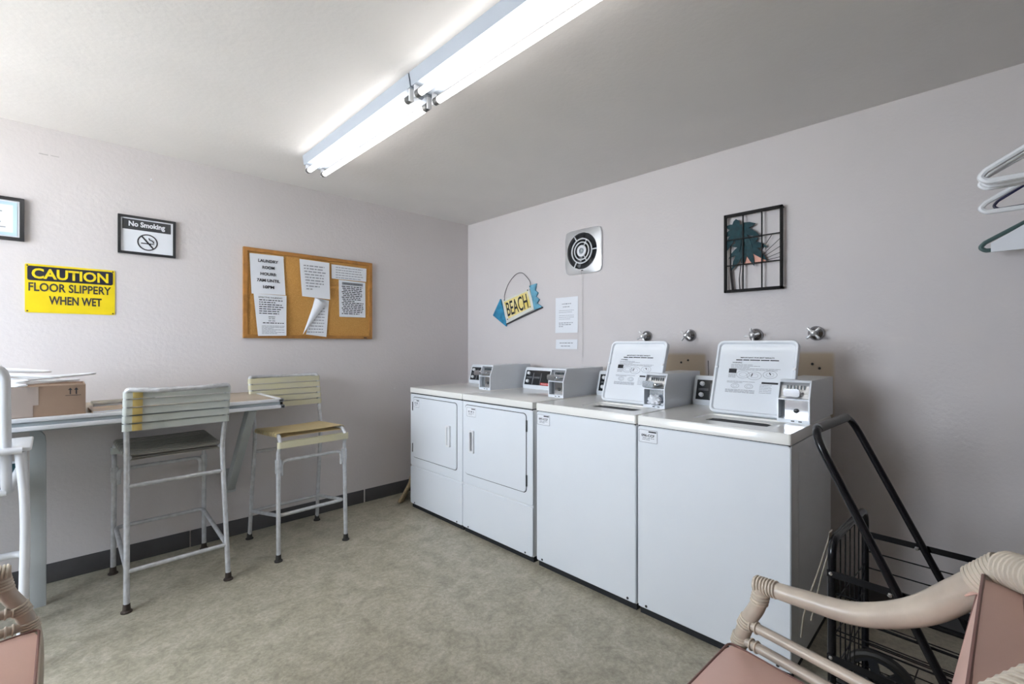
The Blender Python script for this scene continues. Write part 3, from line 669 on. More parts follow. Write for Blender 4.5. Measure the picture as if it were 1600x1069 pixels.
def washer(yc, W_, label, number, lid_x0, lid_x1, xr_box, slide):
    t = thing('clothes_washer', label, 'washing machine', (XF, yc, 0), RW, 'coin washers')
    b, hw = machine_body(t, W_, .655)
    fp = rplate(2*hw, .862, .016, -.0010, .012, 0, .4665, .004).build('front_panel', M['enamel'], t)
    mb = MB(); mb.box((-hw+.004, -.0005, .038), (hw-.004, .010, .052), .002)
    mb.build('lower_rail', M['enamel'], fp)
    mb = MB()
    for x in (-hw+.045, hw-.045): MB().lathe([(.006, 0), (.006, .002), (0, .002)], 10, Matrix.Translation((x, -.0015, .050)) @ Matrix.Rotation(PI/2, 4, 'X')).build('panel_screw', M['black'], fp)
    mb = MB(); mb.box((-hw+.004, .003, .893), (hw-.004, .64, .905)); mb.build('top_gap', M['dark_gap'], t)
    # top with a loading opening
    lw = lid_x1-lid_x0; lc = (lid_x0+lid_x1)/2; oy0, oy1 = .104, .318
    outer = [(x, y+.3275) for x, y in rrect(W_-.001, .665, .010, 6)]
    inner = [(lc+x, (oy0+oy1)/2+y) for x, y in rrect(lw-.012, oy1-oy0, .040, 6)]
    inner2 = [(lc+x, (oy0+oy1)/2+y) for x, y in rrect(lw-.020, oy1-oy0-.008, .038, 6)]
    ell = []
    for x, y in rrect(lw-.020, oy1-oy0-.008, .038, 6):
        a = math.atan2(y/(oy1-oy0), x/lw); ell.append((lc+.155*math.cos(a), oy0+.084+.100*math.sin(a)))
    o2 = [(x*.992, .3275+(y-.3275)*.992) for x, y in outer]
    N = len(outer)
    loops = [[(x, y, .902) for x, y in outer], [(x, y, .940) for x, y in outer], [(x, y, .945) for x, y in o2], [(x, y, .945) for x, y in inner], [(x, y, .938) for x, y in inner2], [(x, y, .936) for x, y in ell], [(x, y, .931) for x, y in ell]]
    vs = [p for L in loops for p in L]
    top = MB().add(vs, [(r*N+k, r*N+(k+1) % N, (r+1)*N+(k+1) % N, (r+1)*N+k) for r in range(len(loops)-1) for k in range(N)]).build('top', M['enamel_top'], t)
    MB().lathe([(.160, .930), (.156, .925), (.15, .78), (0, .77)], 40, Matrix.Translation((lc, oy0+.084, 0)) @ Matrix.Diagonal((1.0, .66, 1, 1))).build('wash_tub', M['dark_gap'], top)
    # raised lid leaning back
    ang = math.radians(20); L = .372; py_, pz_ = .322, .952
    lidm = Matrix.Translation((lc, py_, pz_)) @ Matrix.Rotation(-ang, 4, 'X') @ Matrix.Translation((0, 0, L/2))
    lid = bpy.data.objects.new('lid', None)
    outer = rrect(lw, L, .030, 6); inn = rrect(lw-.022, L-.022, .022, 6); inn2 = rrect(lw-.034, L-.034, .020, 6); N = len(outer)
    loops = [[(x, .016, z) for x, z in outer], [(x, -.004, z) for x, z in outer], [(x*.985, -.008, z*.985) for x, z in outer], [(x, -.008, z) for x, z in inn], [(x, .001, z) for x, z in inn2]]
    vs = [p for Lp in loops for p in Lp]; fs = [(r*N+k, r*N+(k+1) % N, (r+1)*N+(k+1) % N, (r+1)*N+k) for r in range(4) for k in range(N)]
    fs += [tuple(reversed(range(N)))]
    fs += [tuple(4*N+k for k in range(N))]
    lid = MB().add(vs, [tuple(reversed(f)) for f in fs]).build('lid', M['enamel'], t); lid.matrix_local = lidm
    for sx in (-1, 1):
        MB().lathe([(.007, -.004), (.007, .006), (0, .008)], 12, Matrix.Translation((sx*(lw/2-.010), -.006, .045)) @ Matrix.Rotation(PI/2, 4, 'X')).build('lid_bumper', M['white_plastic'], lid)
    y = .0002
    text('lettering', 'IMPORTANT: FOR BEST RESULTS', M['ink'], lid, .01, .098, y-.0006, .150, .0072, bold=.01)
    text('lettering', 'WARNING', M['ink'], lid, -.078, .072, y-.0006, .045, .0065, bold=.015)
    mb = MB(); bars(mb, -.085, .105, .086, .0048, y, 400, 1, (.02, .05)); mb.box((-.112, y-.0004, .018), (-.076, y, .040)); mb.box((.042, y-.0004, -.030), (.112, y, -.021))
    mb.box((-.006, y-.0004, .004), (-.002, y, .020), rot=Euler((0, .25, 0))); mb.box((.072, y-.0004, .014), (.076, y, .026), rot=Euler((0, -.6, 0)))
    mb.build('bold_print', M['ink'], lid)
    mb = MB()
    for k in range(5): bars(mb, -.105, .115, .062-.0064*k, .0022, y, 410+k, (.45, .6, .4, 1, .95)[k], (.01, .03))
    for k in range(4): bars(mb, -.112, -.078, .012-.005*k, .002, y, 420+k)
    for k in range(2): bars(mb, -.115, .03, -.024-.0055*k, .002, y, 430+k, (.9, .5)[k])
    for k in range(3): bars(mb, -.118, .015, -.066-.006*k, .0026, y, 440+k)
    for k in range(6): bars(mb, .035, .10, -.036-.0075*k, .002, y, 450+k, .8)
    for cx, cz, r in ((-.045, .012, .030), (.006, .008, .032), (.074, .016, .030), (-.075, -.046, .018), (-.012, -.046, .018)):
        pts = [(cx+r*math.cos(2*PI*k/24), y-.0001, cz+r*.62*math.sin(2*PI*k/24)) for k in range(24)]
        mb.tube(pts, .0007, 4, closed=True); mb.tube([(cx+(p[0]-cx)*.55, p[1], cz+(p[2]-cz)*.55) for p in pts], .0005, 4, closed=True)
    mb.build('fine_print', M['ink_grey'], lid)
    sticker(fp, -hw+.055, .852, .098, .062, number)
    console(t, -W_/2+.004, xr_box-.128)
    coin_box(t, xr_box, slide)
    return t
washer(1.4820, .650, 'white coin washer with raised lid, beside the dryers', '097-CCF', -.100, .265, .324, .055)
washer(.8255, .650, 'white coin washer with raised lid, at the right end of the row beside the cart', '096-CCF', -.120, .245, .320, .0)
tag(MB().tube([(0, 0, 0), (.003, 0, .035), (.002, .002, .10)], .0018, 6).build('bent_wire', M['black'], None, (2.66, 1.10, 1.09)), 'thin dark wire standing up behind the right washer console', 'wire')
# tissue stuffed into the coin tray of the left washer
b = bmesh.new(); bmesh.ops.create_icosphere(b, subdivisions=3, radius=.036)
for v in b.verts:
    d = v.co.normalized(); f = 1+.30*math.sin(9*d.x+4*d.z)*math.cos(7*d.y-3*d.x)+.18*math.sin(17*d.z+11*d.y)
    v.co = Vector((d.x*.024*f, d.y*.034*f, d.z*.024*f))
mb = MB().bm(b); tag(mb.build('crumpled_tissue', M['paper'], None, (2.250, 1.215, .988), 1.2), 'crumpled white tissue stuffed in the coin tray of the left washer', 'tissue')
# broom behind the corner dryer
M['straw'] = mat('broom_straw', (.44, .34, .20, 1), .9, noise=.5, nscale=90)
t = thing('straw_broom', 'old straw broom head poking out behind the corner dryer', 'broom', (2.075, 3.36, 0))
mb = MB()
for k in range(46):
    u = (k/45-.5); r = random.Random(k)
    mb.tube([(.06+u*.05+r.uniform(-.01, .01), u*.07+r.uniform(-.01, .01), .26), (.02+u*.12, u*.15+r.uniform(-.012, .012), .13), (-.05+u*.20+r.uniform(-.012, .012), u*.22+r.uniform(-.015, .015), .007+abs(u)*.02)], [.007, .010, .008], 5)
mb.build('bristles', M['straw'], t)
MB().tube([(.06, 0, .24), (.15, .05, .55), (.23, .08, .88)], .011, 10).build('broom_handle', mat('broom_handle_wood', (.35, .22, .12, 1), .6, noise=.2), t)

# ------------------------------------------------------------------ counter table, box, hangers, magazines
M['laminate'] = mat('worn_wood_laminate', (.44, .37, .29, 1), .45, nscale=3, col2=(.34, .28, .21, 1), detail=8)
t = thing('wall_counter', 'long narrow counter along the left wall with white metal edging', 'table', (-.10, 3.2, 0))
q = lambda x, y, z: (x+.10, y-3.2, z)
TX0, TX1, TY0, TY1 = -1.45, .944, 2.903, YL-.003
MB().box(q(TX0+.01, TY0+.02, .935), q(TX1-.02, TY1, .958)).build('table_top', M['laminate'], t)
mb = MB()
mb.box(q(TX0, TY0, .943), q(TX1, TY0+.030, .961), .004); mb.box(q(TX1-.032, TY0, .943), q(TX1, TY1, .961), .004)
mb.box(q(TX0, TY0-.003, .906), q(TX1+.004, TY0+.024, .925), .003); mb.box(q(TX1-.022, TY0-.003, .906), q(TX1+.004, TY1, .925), .003)
mb.build('edge_trim', M['white_paint'], t)
mb = MB(); mb.box(q(TX0+.005, TY0+.008, .924), q(TX1-.005, TY0+.02, .944)); mb.box(q(TX1-.02, TY0+.008, .924), q(TX1-.006, TY1, .944)); mb.build('edge_groove', M['grey_panel'], t)
MB().box(q(TX0, TY0+.024, .909), q(TX1-.022, TY1, .936)).build('under_board', M['grey_panel'], t)
M['leg_paint'] = mat('grey_painted_wood', (.50, .53, .54, 1), .5, noise=.06)
poly = [(-.028, 0), (.028, 0), (.028, .80), (.024, .835), (.012, .856), (-.006, .864), (-.028, .860)]
for lx in (-.085, -1.25):
    MB().prism([(lx+.10+a, c) for a, c in poly], 3.216-3.2, 3.252-3.2, 'y', .002).build('leg', M['leg_paint'], t)
mb = MB(); mb.box(q(TX0+.06, 3.205, .862), q(.60, 3.262, .9095)); mb.build('support_rail', M['leg_paint'], t)
mb = MB(); mb.beam(q(.800, YL-.002, .335), q(.800, 3.02, .908), .062, .045, .003, up=(1, 0, 0)); mb.build('diagonal_brace', M['leg_paint'], t)
mb = MB(); mb.box(q(.770, YL-.02, .30), q(.830, YL, .46), .003); mb.build('wall_cleat', M['leg_paint'], t)
# cardboard box
M['card'] = mat('cardboard', (.30, .205, .145, 1), .85, noise=.08, nscale=10)
M['tape'] = mat('packing_tape', (.40, .33, .29, 1), .35, noise=.06)
bx0, bx1, by0, by1, bh = -.40, .078, 2.94, 3.21, .135
t = thing('cardboard_box', 'brown taped cardboard box on the counter under the hangers', 'box', ((bx0+bx1)/2, (by0+by1)/2, .961))
hx, hy = (bx1-bx0)/2, (by1-by0)/2
mb = MB(); th = .004
mb.box((-hx, -hy, .0), (hx, -hy+th, bh)); mb.box((-hx, hy-th, 0), (hx, hy, bh)); mb.box((-hx, -hy+th, 0), (-hx+th, hy-th, bh)); mb.box((hx-th, -hy+th, 0), (hx, hy-th, bh)); mb.box((-hx+th, -hy+th, .0), (hx-th, hy-th, .006))
mb.build('box_walls', M['card'], t)
mb = MB(); mb.box((-hx+.004, -hy+.004, bh-.012), (hx-.004, hy-.004, bh-.008)); mb.build('top_flaps', M['card'], t)
mb = MB(); mb.prism([(-.012, .001), (.068, .001), (.068, .052), (.085, .052), (.085, bh-.001), (-.012, bh-.001)], -hy-.0008, -hy-.0001, 'y'); mb.build('tape_strip', M['tape'], t)
mb = MB()
for x in (.187, .207):
    mb.prism([(x-.002, .093), (x+.002, .093), (x+.002, .113), (x+.0075, .113), (x, .123), (x-.0075, .113), (x-.002, .113)], -hy-.0008, -hy-.0001, 'y')
mb.box((.171, -hy-.0008, .087), (.223, -hy-.0001, .0892)); mb.build('this_way_up_mark', M['ink'], t)
# magazines
M['mag'] = mat('magazine_cover', (.55, .36, .22, 1), .4, nscale=12, col2=(.20, .17, .12, 1), detail=6)
M['mag2'] = mat('magazine_cover_dark', (.42, .38, .26, 1), .4, nscale=22, col2=(.06, .055, .045, 1), detail=6)
def magazine(loc, rz, w_, d_, h_, m, label):
    t = thing('magazine', label, 'magazine', loc, rz, 'magazines on the counter')
    MB().box((-w_/2+.002, -d_/2+.002, .001), (w_/2-.001, d_/2-.002, h_-.001)).build('pages', M['paper'], t)
    mb = MB(); mb.box((-w_/2, -d_/2, h_-.001), (w_/2, d_/2, h_)); mb.box((-w_/2, -d_/2, 0), (w_/2, d_/2, .001)); mb.box((-w_/2, -d_/2, 0), (-w_/2+.001, d_/2, h_)); mb.build('cover', m, t)
magazine((.225, 3.02, .961), .05, .26, .20, .010, M['mag'], 'tan covered magazine lying at the front of the counter beside the box')
magazine((.25, 3.30, .961), .02, .275, .21, .014, M['mag2'], 'dark patterned magazine lying behind the tan one beside the box')
# clothes hangers
def hanger_mesh(kind='tube'):
    r = {'tube': .0052, 'thick': .0085, 'wire': .0018}[kind]
    hw, drop = (.205, .115)
    loop = fillet([(0, 0, 0), (hw-.01, 0, -drop), (hw+.004, 0, -drop-.018), (hw-.012, 0, -drop-.032), (-hw+.012, 0, -drop-.032), (-hw-.004, 0, -drop-.018), (-hw+.01, 0, -drop)], .018, 5, closed=True)
    hook = catmull([(0, 0, 0), (0, 0, .035), (.020, 0, .055), (.022, 0, .085), (0, 0, .102), (-.022, 0, .088), (-.024, 0, .076)], 5)
    return MB().tube(loop, r, 8, closed=True), MB().tube(hook, r*.8 if kind != 'thick' else .003, 8)
def hanger(kind, m, loc, rot, label, group, hookm=None):
    t = thing('clothes_hanger', label, 'hanger', loc, 0, group, rot); a, b_ = hanger_mesh(kind)
    a.build('hanger_frame', m, t); b_.build('hook', hookm or m, t); return t
h0 = hanger('tube', M['white_plastic'], (-.14, 2.99, 1.106), (PI/2+.02, .0, .06), 'white plastic hanger lying lowest, at the front edge of the cardboard box', 'white hangers heaped on the box')
dup(h0, (-.115, 3.03, 1.122), (PI/2+.03, -.06, -.25), 'white plastic hanger reaching past the right end of the cardboard box')
dup(h0, (-.24, 3.10, 1.138), (PI/2-.03, .06, .35), 'white plastic hanger lying across the middle of the box')
dup(h0, (-.17, 2.99, 1.152), (PI/2+.05, -.09, 2.85), 'white plastic hanger turned back to front on the box')
dup(h0, (-.28, 3.03, 1.170), (PI/2+.04, .10, -.35), 'white plastic hanger topmost at the left of the box heap')
# rail with hangers at the right edge (hangers hang across the view, their left ends show)
RY, RZ = -.205, 1.975
t = thing('garment_rail', 'steel garment rail standing out from the right wall', 'rail', (XR, RY, RZ))
MB().tube([(0, 0, 0), (-1.25, 0, 0)], .0125, 12).build('rail_pole', M['steel'], t)
MB().lathe([(.03, 0), (.03, .006), (.018, .012)], 18, Matrix.Rotation(-PI/2, 4, 'Y')).build('wall_flange', M['steel'], t)
MB().tube([(-1.15, 0, 0), (-1.15, 0, ZC-RZ)], .006, 8).build('ceiling_rod', M['steel'], t)
M['navy'] = mat('navy_plastic', (.02, .022, .07, 1), .3, noise=.1)
M['green'] = mat('grey_green_plastic', (.075, .13, .125, 1), .35, noise=.1)
G = 'hangers on the garment rail'
def hung(kind, m, x, dz, label, tilt=0., yaw=PI/2, hookm=None):
    # hook top rests on the rail
    return hanger(kind, m, (x, RY, RZ+.0125-.098+dz), (0, tilt, yaw), label, G, hookm)
h = hung('thick', M['white_plastic'], 1.860, 0, 'thick white plastic hanger nearest the camera on the rail, highest in view')
hung('tube', M['white_plastic'], 1.900, .0, 'slim white hanger just behind the thick one nearest the camera', .03)
hung('tube', M['white_plastic'], 1.935, -.006, 'slim white hanger third along the rail from the camera end', -.02)
hung('thick', M['white_plastic'], 2.270, -.004, 'thick white plastic hanger in the middle of the rail')
hung('wire', M['white_paint'], 2.300, -.008, 'thin white wire hanger just behind the thick middle one', -.03)
h = hung('tube', M['navy'], 2.340, .005, 'navy blue hanger in the middle of the rail', .03); h.scale = (.86, .8, .9)
t = hung('thick', M['green'], 2.700, -.075, 'grey green hanger with a white card, lowest and nearest the wall', .0, PI/2, M['steel'])
MB().tube(catmull([(0, 0, .10), (0, 0, .14), (.015, 0, .165), (0, 0, .178), (-.018, 0, .166)], 5), .002, 6).build('hook', M['steel'], t)
MB().prism([(-.178, -.156), (.178, -.156), (.178, -.120), (.03, -.022), (-.03, -.022), (-.178, -.120)], .0088, .0105, 'y').build('card_panel', M['paper'], t)

# ------------------------------------------------------------------ bar stools
M['strap'] = mat('cream_vinyl_strap', (.62, .58, .38, 1), .45, nscale=5, col2=(.58, .55, .42, 1))
M['strap_grey'] = mat('aged_vinyl_strap', (.56, .59, .55, 1), .45, noise=.08, nscale=9)
M['strap_seat'] = mat('shaded_vinyl_strap', (.42, .40, .35, 1), .5, noise=.15, nscale=14)  # seat straps coloured darker and greyer to paint in the shadow on them
M['stain'] = mat('yellowed_vinyl', (.58, .44, .15, 1), .5, noise=.1)
M['strap_tan'] = mat('tan_vinyl_strap', (.66, .52, .26, 1), .45, nscale=6, col2=(.62, .50, .28, 1))
M['rubber'] = mat('dark_rubber', (.022, .02, .018, 1), .6, noise=.3)
M['rust'] = mat('rusty_rubber_foot', (.045, .03, .022, 1), .7, noise=.4, nscale=60)
def stool(loc, rz, D, wr, wf, label, strap_back, strap_seat, stained, foot_m):
    t = thing('bar_stool', label, 'bar stool', loc, rz, 'strap bar stools')
    r = .0125; fy, ry = D/2, -D/2
    for s in (-1, 1):
        # rear leg and back post in one bent tube
        pts = catmull([(s*wr, ry, .012), (s*(wr-.004), ry+.035, .32), (s*(wr-.008), ry+.070, .60), (s*(wr-.009), ry+.078, .72), (s*(wr-.005), ry+.045, .87), (s*(wr-.001), ry+.012, 1.03)], 6)
        MB().tube(pts, r, 10).build('rear_leg', M['zinc'], t)
        pts = catmull([(s*wf, fy, .012), (s*(wf-.002), fy-.008, .35), (s*(wf-.004), fy-.014, .60)], 5)
        MB().tube(pts, r, 10).build('front_leg', M['zinc'], t)
        # seat rail: from the rear post forward, rolling down over the front and tucking back into the leg
        pts = fillet([(s*(wr-.018), ry+.080, .722), (s*(wf-.012), fy-.030, .738), (s*(wf-.006), fy+.022, .690), (s*(wf-.004), fy-.014, .640), (s*(wf-.004), fy-.014, .585)], .035, 5)
        MB().tube(pts, .0115, 10).build('seat_rail', M['zinc'], t)
        MB().box((s*(wf-.004)-.017, fy-.024, .515), (s*(wf-.004)+.017, fy-.004, .600), .006).build('leg_sleeve', M['zinc'], t)
        for yy, ww in ((fy, wf), (ry, wr)):
            MB().lathe([(.014, .04), (.016, .012), (.023, .006), (.023, 0)], 16, Matrix.Translation((s*ww, yy, 0))).build('foot', foot_m, t)
    # top of the back, bowed towards the rear
    tp = wr-.001
    pts = fillet([(-tp, ry+.012, 1.03), (-tp, ry+.002, 1.066), (-tp*.45, ry-.045, 1.060), (tp*.45, ry-.045, 1.060), (tp, ry+.002, 1.066), (tp, ry+.012, 1.03)], .04, 6)
    MB().tube(pts, r, 10).build('back_rail', M['zinc'], t)
    # braces
    MB().tube([(-wr+.008, ry+.068, .585), (wr-.008, ry+.068, .585)], .0105, 10).build('rear_brace', M['zinc'], t)
    MB().tube(fillet([(-wf+.022, fy-.016, .50), (-wf+.022, fy-.020, .585), (wf-.022, fy-.020, .585), (wf-.022, fy-.016, .50)], .035, 6), .0105, 10).build('front_brace', M['zinc'], t)
    zf, zr = .262, .186
    yr = ry+.020; yf = fy-.006
    MB().tube([(-wr+.002, yr, zr), (wr-.002, yr, zr)], .011, 10).build('rear_foot_rail', M['zinc'], t)
    MB().tube(fillet([(-wr+.004, yr+.012, zr+.004), (-wf+.010, yf-.014, zf), (wf-.010, yf-.014, zf), (wr-.004, yr+.012, zr+.004)], .035, 6), .011, 10).build('foot_rail', M['zinc'], t)
    # back straps: bands pulled round both posts
    for k in range(5):
        zc = 1.040-k*.0405; u = (zc-.87)/(1.03-.87); yc = ry+.045+(.012-.045)*u; sw = .0345
        xp = wr-.003
        mb = MB()
        loop = []
        for i in range(13): a = -PI/2+PI*i/12; loop.append((xp+.0165*math.cos(a), yc+.0165*math.sin(a)))
        loop += [(0, yc+.013+.0), ]
        for i in range(13): a = PI/2+PI*i/12; loop.append((-xp+.0165*math.cos(a), yc+.0165*math.sin(a)))
        loop += [(0, yc-.013)]
        inner = [(x*.993, yc+(y-yc)*.86) for x, y in loop]
        sag = (-.006 if k == 0 else 0)
        mb.ring(loop, inner, zc-sw/2, zc+sw/2, 'z')
        bnd = mb.build('back_strap', strap_back, t)
        if stained:
            MB().box((-xp+.020, yc-.0195, zc-sw/2+.001), (-xp+.058, yc-.0135, zc+sw/2-.001), .0005).build('yellow_stain', M['stain'], bnd)
    # seat straps
    n = 9; y0, y1 = ry+.100, fy-.045
    for k in range(n):
        u = k/(n-1); yc = y0+(y1-y0)*u; zc = .722+(.738-.722)*u; xs = (wr-.018)+((wf-.012)-(wr-.018))*u; pitch = (y1-y0)/(n-1); hw = pitch*.41
        loop = []
        for i in range(9): a = -PI/2+PI*i/8; loop.append((xs+.015*math.cos(a), zc+.015*math.sin(a)))
        loop += [(xs*.5, zc+.012), (0, zc+.011), (-xs*.5, zc+.012)]
        for i in range(9): a = PI/2+PI*i/8; loop.append((-xs+.015*math.cos(a), zc+.015*math.sin(a)))
        loop += [(-xs*.5, zc-.013), (0, zc-.013), (xs*.5, zc-.013)]
        inner = [(x*.993, zc+(z-zc)*.84) for x, z in loop]
        MB().ring(loop, inner, yc-hw, yc+hw, 'y').build('seat_strap', strap_seat, t)
    # strap over the rolled front
    loop = []; yc = fy+.010; xs = wf-.006
    for i in range(9): a = -PI/2+PI*i/8; loop.append((xs+.0165*math.cos(a), yc+.0165*math.sin(a)))
    for i in range(9): a = PI/2+PI*i/8; loop.append((-xs+.0165*math.cos(a), yc+.0165*math.sin(a)))
    inner = [(x*.993, yc+(y-yc)*.86) for x, y in loop]
    MB().ring(loop, inner, .668, .706, 'z').build('front_strap', strap_back, t)
    return t
stool((.4260, 3.137, 0), .028, .534, .2140, .2160, 'bar stool with yellow stained grey straps, facing the counter', M['strap_grey'], M['strap_seat'], True, M['rust'])
stool((1.1135, 3.150, 0), PI+.035, .472, .2230, .2090, 'bar stool with cream straps standing against the wall beyond the counter end', M['strap'], M['strap_tan'], False, M['rubber'])

# ------------------------------------------------------------------ white patio chair at the left edge
M['teal'] = mat('teal_sling', (.012, .075, .095, 1), .7, noise=.3, nscale=60)
t = thing('patio_chair', 'tall white metal patio chair with teal sling, cut off by the left edge', 'chair', (-.412, 2.78, 0), .012)
CX = .400
W2, WS = .238, .253
for s in (-1, 1):
    # rear leg bowing out under the arm, front leg
    MB().tube(catmull([(s*(W2+.052), -.145, .862), (s*(W2+.066), -.150, .66), (s*(W2+.066), -.155, .40), (s*(W2+.054), -.170, .012)], 7), .0150, 10).build('rear_leg', M['white_paint'], t)
    MB().tube(catmull([(s*(W2+.050), .10, .862), (s*(W2+.058), .17, .60), (s*(W2+.056), .22, .30), (s*(W2+.05), .26, .012)], 7), .0140, 10).build('front_leg', M['white_paint'], t)
    # broad flat arm
    x0, x1 = s*(W2+.018), s*(W2+.086); lo, hi = min(x0, x1), max(x0, x1)
    MB().box((lo, -.165, .866), (hi, .125, .882), .006, 3).build('arm', M['white_paint'], t)
    for yy, xx in ((-.170, W2+.054), (.26, W2+.05)):
        MB().lathe([(.017, .03), (.019, 0)], 14, Matrix.Translation((s*xx, yy, 0))).build('foot', M['white_plastic'], t)
# sling frame: one tube up the seat, round the curve, up the back and over the top
fr = [(-WS-.036, .28, .745), (-WS-.010, .02, .705), (-WS, -.095, .700), (-WS, -.120, .80), (-WS, -.205, 1.205), (WS, -.205, 1.205), (WS, -.120, .80), (WS, -.095, .700), (WS+.010, .02, .705), (WS+.036, .28, .745)]
MB().tube(fillet(fr, .06, 7), .0165, 12).build('sling_frame', M['white_paint'], t)
MB().tube([(-(W2+.06), -.165, .872), (W2+.06, -.165, .872)], .0135, 10).build('back_cross_rail', M['white_paint'], t)
MB().tube([(-WS, -.09, .700), (WS, -.09, .700)], .014, 10).build('seat_cross_rail', M['white_paint'], t)
MB().tube([(-WS-.036, .27, .742), (WS+.036, .27, .742)], .014, 10).build('seat_cross_rail', M['white_paint'], t)
ring_ = [(-(W2+.064), -.150, .36), (-(W2+.054), .205, .355), (W2+.054, .205, .355), (W2+.064, -.150, .36)]
MB().tube(fillet(ring_, .05, 6), .0150, 10).build('foot_ring', M['white_paint'], t)
mb = MB(); pr = fillet([(0, -.198, 1.19), (0, -.120, .80), (0, -.095, .708), (0, .02, .712), (0, .27, .75)], .06, 7)
vs = []
for p in pr: w_ = WS+max(0, .036*(p[1]+.09)/.37) if p[2] < .78 else WS; vs += [(-w_, p[1], p[2]), (w_, p[1], p[2]), (-w_, p[1]+.002, p[2]-.003), (w_, p[1]+.002, p[2]-.003)]
mb.add(vs, [f for i in range(len(pr)-1) for f in ((i*4, i*4+4, i*4+5, i*4+1), (i*4+2, i*4+3, i*4+7, i*4+6))]); mb.build('sling', M['teal'], t)

# ------------------------------------------------------------------ rattan armchairs
M['rattan'] = mat('whitewashed_rattan', (.58, .50, .405, 1), .38, nscale=9, col2=(.40, .335, .275, 1), coat=.15, detail=7)
M['wrap'] = mat('rattan_binding', (.62, .54, .44, 1), .5, noise=.15, nscale=20)
M['pink'] = mat('pink_vinyl_cushion', (.63, .41, .345, 1), .45, noise=.07, nscale=4, bump=.05, bscale=30)
M['piping'] = mat('brown_piping', (.20, .10, .085, 1), .5, noise=.1)
def wraps(mb, a, b, r, n, rr=.0036):
    """binding wound round a pole between two points"""
    a, b = Vector(a), Vector(b); ax = (b-a).normalized(); u = ax.orthogonal().normalized(); v = ax.cross(u)
    for k in range(n):
        c = a.lerp(b, k/max(1, n-1)); 
        mb.tube([c+u*r*math.cos(2*PI*i/18)+v*r*math.sin(2*PI*i/18)+ax*.0015*math.sin(2*PI*i/18) for i in range(18)], rr, 6, closed=True)
def cushion(w_, d_, h_, crown, m):
    """puffy box cushion: superellipse plan, domed top"""
    nx, ny = 16, 16; b = bmesh.new(); g = {}
    for lay in (0, 1):
        for i in range(nx+1):
            for j in range(ny+1):
                u, v = 2*i/nx-1, 2*j/ny-1
                f = 1-.045*(abs(u)**8)*(abs(v)**8)
                e = max(0, 1-abs(u)**4)*max(0, 1-abs(v)**4)
                z = h_/2+crown*e if lay else -h_/2-crown*.4*e
                g[lay, i, j] = b.verts.new((u*w_/2*f, v*d_/2*f, z))
    for i in range(nx):
        for j in range(ny):
            b.faces.new((g[1, i, j], g[1, i+1, j], g[1, i+1, j+1], g[1, i, j+1])); b.faces.new((g[0, i, j], g[0, i, j+1], g[0, i+1, j+1], g[0, i+1, j]))
    for i in range(nx):
        for j, fl in ((0, 0), (ny, 1)):
            q = (g[0, i, j], g[0, i+1, j], g[1, i+1, j], g[1, i, j]); b.faces.new(q if not fl else tuple(reversed(q)))
    for j in range(ny):
        for i, fl in ((0, 1), (nx, 0)):
            q = (g[0, i, j], g[0, i, j+1], g[1, i, j+1], g[1, i, j]); b.faces.new(q if not fl else tuple(reversed(q)))
    return b
